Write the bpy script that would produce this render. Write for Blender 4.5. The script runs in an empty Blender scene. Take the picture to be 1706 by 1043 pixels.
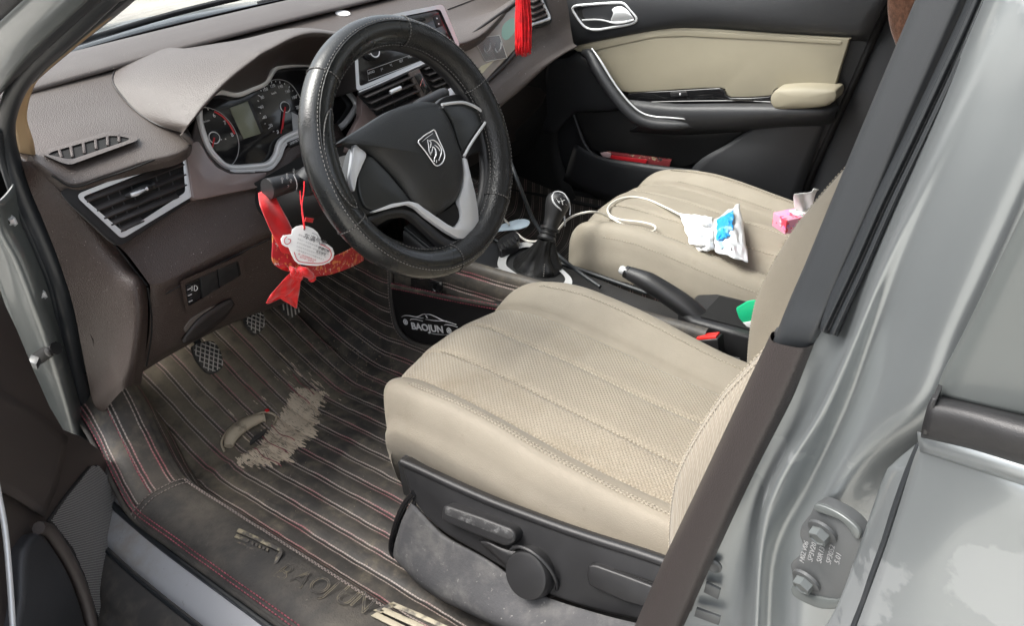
import bpy, bmesh, math, random
from mathutils import Vector, Matrix, noise
random.seed(7)
SC = bpy.context.scene
COL = SC.collection
R = math.radians

# ------------------------------------------------------------------ camera
CC = Vector((-0.51191848, -0.31144127, 1.089765))
CR = Vector((0.5903249347, -0.8041889428, -0.0692576041))     # image right
CD = Vector((-0.4479795147, -0.2550484723, -0.8568924268))    # image down
CF = Vector((0.6714393687, 0.5368709538, -0.5108216450))      # view direction
FP = 1309.08                                                  # focal length for a 1706 px wide picture
cam_d = bpy.data.cameras.new('camera')
cam = bpy.data.objects.new('camera', cam_d)
COL.objects.link(cam)
cam.matrix_world = Matrix(((CR.x, -CD.x, -CF.x, CC.x), (CR.y, -CD.y, -CF.y, CC.y), (CR.z, -CD.z, -CF.z, CC.z), (0, 0, 0, 1)))
cam_d.sensor_width = 36
cam_d.lens = FP / 1706 * 36
cam_d.clip_start = 0.02
cam_d.clip_end = 500
SC.camera = cam

# ------------------------------------------------------------------ sky, sun, exposure
SUN_EL, SUN_AZ = R(58), R(-38)      # azimuth measured from +Y towards +X
w = bpy.data.worlds.new('World')
SC.world = w
w.use_nodes = True
nt = w.node_tree
bg = nt.nodes['Background']
sky = nt.nodes.new('ShaderNodeTexSky')
sky.sky_type = 'NISHITA'
sky.sun_disc = False
sky.sun_elevation = SUN_EL
sky.sun_rotation = SUN_AZ
sky.dust_density = 6
sky.air_density = 1.0
sky.ozone_density = 1.0
hs = nt.nodes.new('ShaderNodeHueSaturation')
hs.inputs['Saturation'].default_value = 0.38
nt.links.new(sky.outputs[0], hs.inputs['Color'])
nt.links.new(hs.outputs[0], bg.inputs['Color'])
bg.inputs['Strength'].default_value = 0.15
sl = bpy.data.lights.new('sun', 'SUN')
sl.energy = 0.85
sl.angle = R(30)
sl.color = (1.0, 0.965, 0.92)
so = bpy.data.objects.new('sun', sl)
COL.objects.link(so)
sd = Vector((math.sin(SUN_AZ) * math.cos(SUN_EL), math.cos(SUN_AZ) * math.cos(SUN_EL), math.sin(SUN_EL)))
so.rotation_euler = sd.to_track_quat('Z', 'Y').to_euler()
so.location = sd * 30
SC.view_settings.view_transform = 'Standard'
SC.view_settings.look = 'None'
SC.view_settings.exposure = 1.55
SC.view_settings.gamma = 1

# ------------------------------------------------------------------ measuring helpers
# Planes of the car were measured first; these turn a bearing from the surveyed view point into a point on such a plane.
V = Vector
def ray(u, v):
    return CR * ((u - 853) / FP) + CD * ((v - 521.5) / FP) + CF
def X(u, v, x):
    d = ray(u, v); return CC + d * ((x - CC.x) / d.x)
def Y(u, v, y):
    d = ray(u, v); return CC + d * ((y - CC.y) / d.y)
def Z(u, v, z):
    d = ray(u, v); return CC + d * ((z - CC.z) / d.z)
class Plane:
    def __init__(s, p, n):
        s.p = V(p); s.n = V(n).normalized()
    def __call__(s, u, v, off=0.0):
        d = ray(u, v); p = s.p + s.n * off
        return CC + d * ((p - CC).dot(s.n) / d.dot(s.n))
    def many(s, pts, off=0.0):
        return [s(u, v, off) for u, v in pts]

# ------------------------------------------------------------------ object helpers
OFF = {}
def tag(o, label=None, cat=None, group=None, kind=None):
    if label: o['label'] = label
    if cat: o['category'] = cat
    if group: o['group'] = group
    if kind: o['kind'] = kind
    return o
def thing(name, label, cat, loc=(0, 0, 0), group=None):
    o = bpy.data.objects.new(name, None)
    o.empty_display_size = 0.05
    COL.objects.link(o)
    o.location = loc
    OFF[o] = V(loc)
    return tag(o, label, cat, group, 'thing')
def obj(name, verts, faces, mat, parent=None, smooth=True, sharp=None, uvs=None):
    me = bpy.data.meshes.new(name)
    off = OFF.get(parent, V((0, 0, 0)))
    me.from_pydata([tuple(V(v) - off) for v in verts], [], faces)
    if uvs is not None:
        l = me.uv_layers.new(name='UVMap')
        for lp in me.loops:
            l.data[lp.index].uv = uvs[lp.vertex_index]
    return finish(name, me, mat, parent, smooth, sharp, off)
def finish(name, me, mat, parent, smooth=True, sharp=None, off=None):
    if mat: me.materials.append(mat)
    me.update()
    if smooth:
        me.polygons.foreach_set('use_smooth', [True] * len(me.polygons))
        if sharp: me.set_sharp_from_angle(angle=R(sharp))
    o = bpy.data.objects.new(name, me)
    COL.objects.link(o)
    if parent is not None:
        o.parent = parent
        OFF[o] = OFF.get(parent, V((0, 0, 0)))
    return o
def bm_obj(name, bm, mat, parent=None, smooth=True, sharp=None):
    off = OFF.get(parent, V((0, 0, 0)))
    bmesh.ops.recalc_face_normals(bm, faces=bm.faces)
    bmesh.ops.translate(bm, vec=-off, verts=bm.verts)
    me = bpy.data.meshes.new(name)
    bm.to_mesh(me); bm.free()
    return finish(name, me, mat, parent, smooth, sharp)
def cr(pts, n=6, closed=False):
    P = [V(p) for p in pts]; out = []; N = len(P)
    rng = N if closed else N - 1
    for i in range(rng):
        if closed:
            a, b, c, d = P[(i - 1) % N], P[i], P[(i + 1) % N], P[(i + 2) % N]
        else:
            b, c = P[i], P[i + 1]
            a = P[i - 1] if i else b * 2 - c
            d = P[i + 2] if i + 2 < N else c * 2 - b
        for k in range(n):
            t = k / n
            out.append(0.5 * ((2 * b) + (c - a) * t + (2 * a - 5 * b + 4 * c - d) * t * t + (3 * b - a - 3 * c + d) * t ** 3))
    if not closed: out.append(P[-1].copy())
    return out
def cr2(pts, n=6, closed=True):
    return [(p.x, p.y) for p in cr([V((a, b, 0)) for a, b in pts], n, closed)]
def rnd(pts, r=5, n=4):
    """round the corners of a pixel polygon"""
    out = []; N = len(pts)
    for i in range(N):
        p = V((*pts[i], 0)); a = V((*pts[i - 1], 0)); b = V((*pts[(i + 1) % N], 0))
        ra = min(r, (a - p).length * .45); rb = min(r, (b - p).length * .45)
        p0 = p + (a - p).normalized() * ra; p1 = p + (b - p).normalized() * rb
        for k in range(n + 1):
            t = k / n
            q = p0 * (1 - t) ** 2 + p * 2 * t * (1 - t) + p1 * t * t
            out.append((q.x, q.y))
    return out
def grid_faces(nr, nc, close_c=False):
    f = []
    for i in range(nr - 1):
        for j in range(nc - (0 if close_c else 1)):
            k = (j + 1) % nc
            f.append((i * nc + j, i * nc + k, (i + 1) * nc + k, (i + 1) * nc + j))
    return f
def loft(name, rows, mat, parent=None, nu=5, nv=5, thick=0.0, smooth=True, sharp=None, flip=False):
    rows = [cr(r, nu) if nu > 1 else [V(p) for p in r] for r in rows]
    if nv > 1:
        cols = [cr([r[j] for r in rows], nv) for j in range(len(rows[0]))]
        rows = [[c[i] for c in cols] for i in range(len(cols[0]))]
    nr, nc = len(rows), len(rows[0])
    vs = [p for r in rows for p in r]
    fs = grid_faces(nr, nc)
    if flip: fs = [f[::-1] for f in fs]
    uv = [(j / (nc - 1), i / (nr - 1)) for i in range(nr) for j in range(nc)]
    o = obj(name, vs, fs, mat, parent, smooth, sharp, uv)
    if thick:
        m = o.modifiers.new('solid', 'SOLIDIFY'); m.thickness = abs(thick); m.offset = -1 if thick > 0 else 1
    return o
def panel(name, pts, back, mat, parent=None, bevel=0.002, seg=2, sharp=50):
    """solid slab: outline pts (3-D) is the front, `back` the vector to its back"""
    bm = bmesh.new()
    back = V(back)
    top = [bm.verts.new(p) for p in pts]
    bot = [bm.verts.new(V(p) + back) for p in pts]
    ft = bm.faces.new(top); bm.faces.new(bot[::-1])
    n = len(pts)
    for i in range(n):
        bm.faces.new((top[i], bot[i], bot[(i + 1) % n], top[(i + 1) % n]))
    bmesh.ops.recalc_face_normals(bm, faces=bm.faces)
    if bevel:
        bmesh.ops.bevel(bm, geom=list(ft.edges), offset=bevel, segments=seg, profile=0.5, affect='EDGES', clamp_overlap=True)
    return bm_obj(name, bm, mat, parent, True, sharp)
def tube_bm(bm, path, r, seg=8, closed=False, cap=True, flat=1.0, up=None):
    P = [V(p) for p in path]; n = len(P)
    rr = r if isinstance(r, (list, tuple)) else [r] * n
    if len(rr) != n:
        rr = [rr[min(int(i * (len(rr) - 1) / (n - 1)), len(rr) - 2)] * (1 - (i * (len(rr) - 1) / (n - 1)) % 1) + rr[min(int(i * (len(rr) - 1) / (n - 1)) + 1, len(rr) - 1)] * ((i * (len(rr) - 1) / (n - 1)) % 1) for i in range(n)]
    t0 = (P[1] - P[0]).normalized()
    nrm = V(up) if up else (V((0, 0, 1)) if abs(t0.z) < .9 else V((1, 0, 0)))
    rings = []
    for i in range(n):
        a = P[(i - 1) % n] if (closed or i) else P[i]
        b = P[(i + 1) % n] if (closed or i < n - 1) else P[i]
        t = (b - a).normalized()
        if up: nrm = V(up)
        nrm = (nrm - t * nrm.dot(t)).normalized()
        bi = t.cross(nrm)
        rings.append([bm.verts.new(P[i] + (nrm * math.cos(q) * flat + bi * math.sin(q)) * rr[i]) for q in [2 * math.pi * k / seg for k in range(seg)]])
    for i in range(n if closed else n - 1):
        A, B = rings[i], rings[(i + 1) % n]
        for k in range(seg):
            bm.faces.new((A[k], A[(k + 1) % seg], B[(k + 1) % seg], B[k]))
    if cap and not closed:
        bm.faces.new(rings[0][::-1]); bm.faces.new(rings[-1])
def tube(name, path, r, mat, parent=None, n=5, seg=8, closed=False, flat=1.0, up=None):
    bm = bmesh.new()
    tube_bm(bm, cr(path, n, closed) if n > 1 else path, r, seg, closed, True, flat, up)
    return bm_obj(name, bm, mat, parent, True, 60)
def lathe(name, axis_p, axis_d, prof, mat, parent=None, seg=24, sx=1.0, xdir=None):
    """prof: list of (distance along the axis, radius)"""
    d = V(axis_d).normalized()
    a = V(xdir) if xdir else (V((0, 0, 1)) if abs(d.z) < .9 else V((1, 0, 0)))
    a = (a - d * a.dot(d)).normalized(); b = d.cross(a)
    bm = bmesh.new(); rings = []
    for h, r in prof:
        rings.append([bm.verts.new(V(axis_p) + d * h + (a * math.cos(q) * sx + b * math.sin(q)) * max(r, 1e-5)) for q in [2 * math.pi * k / seg for k in range(seg)]])
    for A, B in zip(rings, rings[1:]):
        for k in range(seg):
            bm.faces.new((A[k], A[(k + 1) % seg], B[(k + 1) % seg], B[k]))
    bm.faces.new(rings[0]); bm.faces.new(rings[-1])
    return bm_obj(name, bm, mat, parent, True, 40)
def box(name, c, ex, ey, ez, mat, parent=None, bevel=0.002, seg=2):
    """c centre, ex/ey/ez half-extent vectors"""
    c, ex, ey, ez = V(c), V(ex), V(ey), V(ez)
    pts = [c + ez - ex - ey, c + ez + ex - ey, c + ez + ex + ey, c + ez - ex + ey]
    return panel(name, pts, -2 * ez, mat, parent, bevel, seg)
def stitches(name, path, mat, parent, up, ln=.0045, gap=.0025, r=.0007, lift=.0006):
    """a run of short raised threads along a path, one mesh"""
    P = [V(p) for p in path]; up = V(up) if up is not None else None
    vs, fs = [], []
    pos = 0.0; acc = 0.0
    segs = []
    for a, b in zip(P, P[1:]):
        L = (b - a).length
        if L < 1e-9: continue
        segs.append((acc, acc + L, a, b)); acc += L
    def at(s):
        for s0, s1, a, b in segs:
            if s <= s1: return a.lerp(b, (s - s0) / (s1 - s0))
        return P[-1]
    while pos + ln < acc:
        a, b = at(pos), at(pos + ln)
        t = (b - a).normalized(); u = up if up is not None else V((0, 0, 1))
        u = (u - t * u.dot(t)).normalized(); s = t.cross(u)
        m = (a + b) / 2 + u * (lift + r)
        i = len(vs)
        vs += [a + s * r, a - s * r, m - t * ln * .3 + s * r, m - t * ln * .3 - s * r, m + t * ln * .3 + s * r, m + t * ln * .3 - s * r, b + s * r, b - s * r]
        fs += [(i, i + 1, i + 3, i + 2), (i + 2, i + 3, i + 5, i + 4), (i + 4, i + 5, i + 7, i + 6), (i, i + 2, i + 4, i + 6), (i + 1, i + 7, i + 5, i + 3)]
        pos += ln + gap
    o = obj(name, vs, fs, mat, parent, False)
    o['kind'] = 'stuff'
    return o
def text(name, s, origin, xdir, ydir, size, mat, parent=None, ext=.0002, align='LEFT', bold=0.0, sx=1.0, shear=0.0):
    cu = bpy.data.curves.new(name, 'FONT')
    cu.body = s; cu.size = size; cu.extrude = ext; cu.align_x = align; cu.offset = bold; cu.shear = shear
    cu.resolution_u = 3
    to = bpy.data.objects.new(name, cu); COL.objects.link(to)
    dg = bpy.context.evaluated_depsgraph_get()
    me = bpy.data.meshes.new_from_object(to.evaluated_get(dg))
    bpy.data.objects.remove(to)
    x = V(xdir).normalized(); z = x.cross(V(ydir)).normalized(); y = z.cross(x)
    o0 = V(origin) - OFF.get(parent, V((0, 0, 0)))
    me.transform(Matrix(((x.x * sx, y.x, z.x, o0.x), (x.y * sx, y.y, z.y, o0.y), (x.z * sx, y.z, z.z, o0.z), (0, 0, 0, 1))))
    me.materials.clear()
    return finish(name, me, mat, parent, False)
def mirror_x(pts, cx):
    return [V((2 * cx - p.x, p.y, p.z)) for p in pts]

# ------------------------------------------------------------------ materials
def nodes(m):
    return m.node_tree.nodes, m.node_tree.links
def mat(name, col, rough=.5, metal=0.0, bump=None, var=None, dirt=None, spec=.5, coat=0.0, sheen=0.0, alpha=None, rvar=None):
    """bump=(kind, scale, strength), var=(scale, amount), dirt=[(colour, scale, lo, hi, detail)], rvar=(scale, amount)"""
    m = bpy.data.materials.new(name); m.use_nodes = True
    N, L = nodes(m)
    b = N['Principled BSDF']
    b.inputs['Base Color'].default_value = (*col, 1)
    b.inputs['Roughness'].default_value = rough
    b.inputs['Metallic'].default_value = metal
    b.inputs['Specular IOR Level'].default_value = spec
    b.inputs['Coat Weight'].default_value = coat
    b.inputs['Coat Roughness'].default_value = .08
    if sheen:
        b.inputs['Sheen Weight'].default_value = sheen
        b.inputs['Sheen Roughness'].default_value = .4
    tc = N.new('ShaderNodeTexCoord'); co = tc.outputs['Object']
    last = None
    def noise_n(scale, detail=4.0, rough_=.6):
        n = N.new('ShaderNodeTexNoise'); n.inputs['Scale'].default_value = scale
        n.inputs['Detail'].default_value = detail; n.inputs['Roughness'].default_value = rough_
        L.new(co, n.inputs['Vector']); return n
    def ramp(src, lo, hi):
        r = N.new('ShaderNodeMapRange'); r.inputs['From Min'].default_value = lo; r.inputs['From Max'].default_value = hi
        r.interpolation_type = 'SMOOTHSTEP'
        L.new(src, r.inputs['Value']); return r.outputs['Result']
    def mix(fac, c1, c2):
        x = N.new('ShaderNodeMix'); x.data_type = 'RGBA'
        L.new(fac, x.inputs['Factor'])
        for s, c in ((6, c1), (7, c2)):
            if isinstance(c, tuple): x.inputs[s].default_value = (*c, 1)
            else: L.new(c, x.inputs[s])
        return x.outputs[2]
    if var:
        n = noise_n(var[0], 5)
        lo = tuple(c * (1 - var[1]) for c in col); hi = tuple(min(1, c * (1 + var[1])) for c in col)
        last = mix(ramp(n.outputs['Fac'], .3, .7), lo, hi)
    for d in (dirt or []):
        n = noise_n(d[1], d[4] if len(d) > 4 else 6, .65)
        f = ramp(n.outputs['Fac'], d[2], d[3])
        last = mix(f, last if last is not None else col, d[0])
    if last is not None: L.new(last, b.inputs['Base Color'])
    if rvar:
        n = noise_n(rvar[0], 5)
        r = N.new('ShaderNodeMapRange'); r.inputs['To Min'].default_value = max(.02, rough - rvar[1]); r.inputs['To Max'].default_value = min(1, rough + rvar[1])
        r.inputs['From Min'].default_value = .3; r.inputs['From Max'].default_value = .7
        L.new(n.outputs['Fac'], r.inputs['Value']); L.new(r.outputs['Result'], b.inputs['Roughness'])
    if bump:
        kind, sc, st = bump[:3]
        if kind == 'grain':
            n = N.new('ShaderNodeTexVoronoi'); n.inputs['Scale'].default_value = sc; n.feature = 'SMOOTH_F1'
            L.new(co, n.inputs['Vector']); h = n.outputs['Distance']
        elif kind == 'weave':
            mp = N.new('ShaderNodeMapping'); mp.inputs['Rotation'].default_value = (0, 0, R(45)); L.new(co, mp.inputs['Vector'])
            hs_ = []
            for ax in ('X', 'Y'):
                wv = N.new('ShaderNodeTexWave'); wv.bands_direction = ax; wv.inputs['Scale'].default_value = sc; wv.inputs['Distortion'].default_value = .5
                wv.inputs['Detail Scale'].default_value = 3
                L.new(mp.outputs[0], wv.inputs['Vector']); hs_.append(wv.outputs['Fac'])
            ml = N.new('ShaderNodeMath'); ml.operation = 'MULTIPLY'; L.new(hs_[0], ml.inputs[0]); L.new(hs_[1], ml.inputs[1]); h = ml.outputs[0]
            # the weave's valleys are tinted darker
            src = b.inputs['Base Color'].links[0].from_socket if b.inputs['Base Color'].links else None
            dk = N.new('ShaderNodeMix'); dk.data_type = 'RGBA'; dk.blend_type = 'MULTIPLY'
            f = ramp(h, .35, .05)
            fm = N.new('ShaderNodeMath'); fm.operation = 'MULTIPLY'; fm.inputs[1].default_value = bump[3] if len(bump) > 3 else .35
            L.new(f, fm.inputs[0]); L.new(fm.outputs[0], dk.inputs['Factor'])
            if src: L.new(src, dk.inputs[6])
            else: dk.inputs[6].default_value = (*col, 1)
            dk.inputs[7].default_value = (.45, .42, .38, 1)
            L.new(dk.outputs[2], b.inputs['Base Color'])
        else:
            n = noise_n(sc, 5, .6); h = n.outputs['Fac']
        bp = N.new('ShaderNodeBump'); bp.inputs['Strength'].default_value = st; bp.inputs['Distance'].default_value = .002
        L.new(h, bp.inputs['Height']); L.new(bp.outputs[0], b.inputs['Normal'])
    return m
SPECK = ((.45, .43, .40), 420, .74, .80, 1)       # dust specks
DUST = ((.16, .15, .14), 9, .50, .85, 6)
M = {}
M['dash'] = mat('dash_plastic', (.070, .056, .049), .42, bump=('grain', 700, .4), dirt=[((.088, .074, .066), 5, .42, .8, 8), SPECK])
M['dash_low'] = mat('dash_lower_plastic', (.050, .036, .031), .45, bump=('grain', 560, .55), dirt=[((.074, .060, .053), 6, .48, .85, 8), SPECK])
M['dash_dark'] = mat('dash_dark_plastic', (.022, .018, .017), .5, bump=('grain', 800, .2))
M['brown_gloss'] = mat('brown_satin_trim', (.19, .145, .135), .25, coat=.4, var=(14, .08), dirt=[((.24, .21, .19), 8, .55, .9)])
M['black_pl'] = mat('black_plastic', (.016, .016, .017), .42, bump=('grain', 2000, .12), var=(12, .25))
M['black_gloss'] = mat('black_gloss_plastic', (.010, .010, .011), .12, coat=.5)
M['black_matte'] = mat('black_matte_plastic', (.012, .012, .012), .75)
M['void'] = mat('dark_recess_plastic', (.006, .006, .006), .9)
M['rubber'] = mat('seal_rubber', (.022, .025, .028), .42, bump=('noise', 60, .06), dirt=[((.06, .06, .06), 14, .55, .9)])
M['vinyl'] = mat('pillar_vinyl', (.026, .029, .032), .5, bump=('grain', 2600, .12), dirt=[((.07, .07, .07), 10, .6, .95)])
M['pillar'] = mat('pillar_plastic', (.030, .025, .024), .5, bump=('grain', 800, .25), dirt=[((.07, .06, .055), 12, .6, .95)])
M['chrome'] = mat('satin_chrome', (.60, .61, .62), .3, .4)
M['chrome_b'] = mat('bright_chrome', (.72, .73, .74), .22, .35)
M['silver'] = mat('silver_paint_plastic', (.45, .46, .46), .35, .4)
M['door_dark'] = mat('door_trim_plastic', (.030, .031, .034), .45, bump=('grain', 800, .22), dirt=[((.05, .045, .04), 9, .6, .95)])
M['door_brown'] = mat('door_brown_trim_plastic', (.056, .046, .042), .5, bump=('grain', 800, .2), dirt=[((.05, .042, .038), 6, .55, .95)])
M['leather'] = mat('cream_leather', (.292, .260, .208), .66, spec=.3, bump=('grain', 650, .25), var=(6, .07), dirt=[((.235, .205, .155), 7, .5, .85, 7), ((.20, .17, .13), 22, .64, .8, 6)], sheen=.1)
M['fabric'] = mat('cream_weave_fabric', (.345, .304, .24), .9, bump=('weave', 62, .5, .30), var=(5, .06), dirt=[((.27, .225, .16), 6, .48, .80, 7), ((.19, .155, .115), 14, .66, .76, 7)], sheen=.3)
M['fabric_fine'] = mat('cream_fine_fabric', (.335, .297, .238), .9, bump=('weave', 110, .4, .25), var=(5, .06), sheen=.3)
M['beige_pad'] = mat('beige_door_pad', (.30, .27, .20), .6, bump=('grain', 900, .1), var=(5, .04))
M['thread'] = mat('cream_thread', (.44, .395, .315), .8)
M['thread_grey'] = mat('grey_thread', (.20, .19, .18), .8)
M['wheel_leather'] = mat('black_glossy_leather', (.013, .014, .014), .27, bump=('grain', 520, .14), rvar=(14, .08), coat=.25)
M['wheel_leather_r'] = mat('black_ribbed_leather', (.014, .014, .014), .38, bump=('grain', 420, .4), rvar=(25, .08))
M['airbag'] = mat('airbag_plastic', (.022, .023, .023), .42, bump=('grain', 1100, .3), dirt=[((.05, .05, .05), 15, .6, .95)])
M['spoke'] = mat('spoke_plastic', (.026, .028, .028), .28, bump=('grain', 1200, .1))
M['red'] = mat('red_silk', (.60, .012, .014), .45, bump=('noise', 90, .3), var=(20, .2), sheen=.4)
M['red_dark'] = mat('red_print_silk', (.42, .010, .016), .5, bump=('noise', 90, .3), dirt=[((.62, .20, .06), 110, .56, .60, 2), ((.60, .40, .34), 140, .62, .66, 2)])
M['red_thread'] = mat('red_thread', (.78, .014, .022), .5, var=(60, .3))
M['red_plastic'] = mat('red_buckle_plastic', (.75, .03, .025), .3)
M['white_card'] = mat('white_card', (.80, .79, .77), .5)
M['white'] = mat('white_print', (.80, .80, .80), .5)
M['ink'] = mat('grey_ink', (.14, .13, .13), .6)
M['ink_pale'] = mat('pale_grey_ink', (.42, .41, .41), .6)
M['ink_red'] = mat('red_ink', (.55, .10, .11), .6)
M['grey_print'] = mat('grey_print', (.45, .45, .45), .5)
M['cable'] = mat('white_cable', (.72, .69, .62), .45)
M['green'] = mat('green_plastic', (.015, .55, .25), .4)
M['paleblue'] = mat('pale_blue_plastic', (.45, .54, .60), .35)
M['lcd'] = mat('unlit_lcd', (.20, .21, .15), .2)
M['redline'] = mat('red_print', (.60, .02, .03), .4)
M['paper'] = mat('tissue_paper', (.84, .84, .83), .8, bump=('noise', 60, .3))
M['flat_grey'] = mat('speckled_grey_cover', (.060, .060, .063), .8, bump=('noise', 120, .7), dirt=[((.125, .122, .118), 18, .42, .75, 9), ((.20, .195, .185), 130, .64, .74, 3)])
M['sill_paint'] = mat('dusty_silver_sill', (.40, .41, .43), .5, .1, dirt=[((.30, .265, .22), 7, .45, .76, 9), ((.52, .53, .54), 14, .58, .70, 8), ((.24,.23,.22), 30, .62, .72, 8)])
M['rocker'] = mat('dusty_black_rocker', (.055, .052, .050), .65, dirt=[((.16, .14, .115), 11, .42, .78, 9)])
M['paint_shaded'] = mat('grey_green_shaded_paint', (.10, .11, .108), .34, .2, coat=.3, var=(5, .06), dirt=[((.30, .29, .27), 9, .6, .95)])  # body paint darkened in its colour for pillar and jamb faces in shade
M['paint_dk'] = mat('grey_pillar_paint', (.085, .09, .092), .4, .3, var=(5, .08), dirt=[((.30, .28, .25), 10, .55, .9)])
M['beige_trim'] = mat('beige_pillar_trim', (.42, .29, .16), .6)
M['brown_plush'] = mat('brown_plush', (.16, .075, .045), .95, bump=('noise', 220, 1.0), var=(90, .3), sheen=.5)
M['grille'] = mat('speaker_grille', (.022, .021, .021), .6)
# ================================================================== ground and car body
def ground_mat():
    return mat('pale_concrete', (.52, .50, .45), .85, bump=('noise', 40, .4), var=(2, .12), dirt=[((.30, .28, .25), .8, .5, .8, 8)])
g = obj('ground', [(-120, -120, -.36), (120, -120, -.36), (120, 120, -.36), (-120, 120, -.36)], [(0, 1, 2, 3)], ground_mat(), None, False)
tag(g, kind='structure')

# patchy silver paint: paler, rougher uncoated islands with hard ragged edges
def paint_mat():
    m = mat('patchy_silver_paint', (.3, .3, .3), .26, .6, coat=.5)
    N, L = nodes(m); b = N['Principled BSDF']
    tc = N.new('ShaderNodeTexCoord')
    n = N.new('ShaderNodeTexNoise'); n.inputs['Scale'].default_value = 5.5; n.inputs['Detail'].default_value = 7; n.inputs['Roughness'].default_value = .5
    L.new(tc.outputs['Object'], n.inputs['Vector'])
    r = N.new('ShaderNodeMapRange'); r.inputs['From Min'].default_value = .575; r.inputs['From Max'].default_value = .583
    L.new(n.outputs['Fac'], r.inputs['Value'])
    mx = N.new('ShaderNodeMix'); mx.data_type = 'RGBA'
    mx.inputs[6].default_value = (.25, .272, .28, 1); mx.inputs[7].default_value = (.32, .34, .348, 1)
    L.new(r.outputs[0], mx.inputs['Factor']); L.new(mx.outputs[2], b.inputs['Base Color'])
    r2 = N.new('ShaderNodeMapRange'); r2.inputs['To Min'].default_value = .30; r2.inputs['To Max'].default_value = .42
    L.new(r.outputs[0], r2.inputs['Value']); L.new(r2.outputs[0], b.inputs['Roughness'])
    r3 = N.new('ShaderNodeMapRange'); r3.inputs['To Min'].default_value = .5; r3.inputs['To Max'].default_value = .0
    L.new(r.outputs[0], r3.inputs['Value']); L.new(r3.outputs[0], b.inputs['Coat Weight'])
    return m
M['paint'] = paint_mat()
def glass_mat():
    m = bpy.data.materials.new('clear_glass'); m.use_nodes = True
    N, L = nodes(m); N.remove(N['Principled BSDF'])
    t = N.new('ShaderNodeBsdfTransparent'); t.inputs[0].default_value = (.93, .96, .95, 1)
    g_ = N.new('ShaderNodeBsdfGlossy'); g_.inputs['Roughness'].default_value = .02
    f = N.new('ShaderNodeFresnel'); f.inputs['IOR'].default_value = 1.45
    mx = N.new('ShaderNodeMixShader'); L.new(f.outputs[0], mx.inputs[0]); L.new(t.outputs[0], mx.inputs[1]); L.new(g_.outputs[0], mx.inputs[2])
    L.new(mx.outputs[0], N['Material Output'].inputs['Surface'])
    return m
M['glass'] = glass_mat()
M['stamp'] = mat('stamped_grey', (.22, .225, .225), .5)

body = thing('car', 'silver grey car body with an open door frame, patchy pillar paint and dusty sill', 'car', (0, 0, 0))
# floor pan, bulkhead, roof, rear wall: the closed cabin that shades the interior
panel('floor_pan', [V(p) for p in [(-.10, -1.8, -.03), (1.46, -1.8, -.03), (1.46, 1.7, -.03), (-.10, 1.7, -.03)]], (0, 0, -.05), M['black_matte'], body, 0)
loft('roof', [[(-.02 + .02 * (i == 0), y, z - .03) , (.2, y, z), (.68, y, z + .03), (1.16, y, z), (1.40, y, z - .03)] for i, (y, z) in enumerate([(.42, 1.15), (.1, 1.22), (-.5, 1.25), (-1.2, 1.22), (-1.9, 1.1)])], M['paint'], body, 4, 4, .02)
panel('bulkhead', [V(p) for p in [(-.02, 1.72, -.05), (1.40, 1.72, -.05), (1.40, 1.55, .72), (-.02, 1.55, .72)]], (0, .03, 0), M['black_matte'], body, 0)
panel('rear_wall', [V(p) for p in [(-.05, -1.75, -.1), (1.42, -1.75, -.1), (1.42, -1.75, .8), (-.05, -1.75, .8)]], (0, -.03, 0), M['black_matte'], body, 0)
# bonnet and scuttle in front of the windscreen
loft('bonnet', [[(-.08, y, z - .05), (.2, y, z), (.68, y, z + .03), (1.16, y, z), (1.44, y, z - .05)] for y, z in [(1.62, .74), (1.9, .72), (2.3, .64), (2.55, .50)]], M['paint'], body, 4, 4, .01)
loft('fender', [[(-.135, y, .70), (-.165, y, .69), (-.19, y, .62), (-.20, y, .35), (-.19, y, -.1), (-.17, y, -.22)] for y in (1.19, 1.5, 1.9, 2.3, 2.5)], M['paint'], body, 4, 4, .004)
loft('scuttle', [[(-.04, y, z), (.68, y, z + .02), (1.40, y, z)] for y, z in [(1.44, .765), (1.50, .745), (1.58, .735), (1.66, .735)]], M['black_matte'], body, 6, 2, .01)
for k, (xa, xb) in enumerate(((.30, .88), (.86, 1.28))):
    tube('wiper', [(xa, 1.56, .775), ((xa + xb) / 2, 1.53, .80), (xb, 1.49, .812)], .007, M['black_pl'], body, 5, 6)
ws = []
for t in (0, .33, .66, 1):
    y = 1.42 + (.42 - 1.42) * t; z = .775 + (1.135 - .775) * t
    ws.append([(-.0 + .06 * t, y - .12, z), (.3, y, z + .012), (.69, y + .02, z + .016), (1.08, y, z + .012), (1.38 - .06 * t, y - .12, z)])
loft('windscreen', ws, M['glass'], body, 5, 4)
fr = []
for t in (0, .045):
    y = 1.418 + (.42 - 1.42) * t; z = .768 + (1.135 - .775) * t
    fr.append([(0, y - .12, z), (.3, y, z + .012), (.69, y + .02, z + .016), (1.08, y, z + .012), (1.38, y - .12, z)])
loft('windscreen_border', fr, M['black_gloss'], body, 5, 2, .003)

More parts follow.
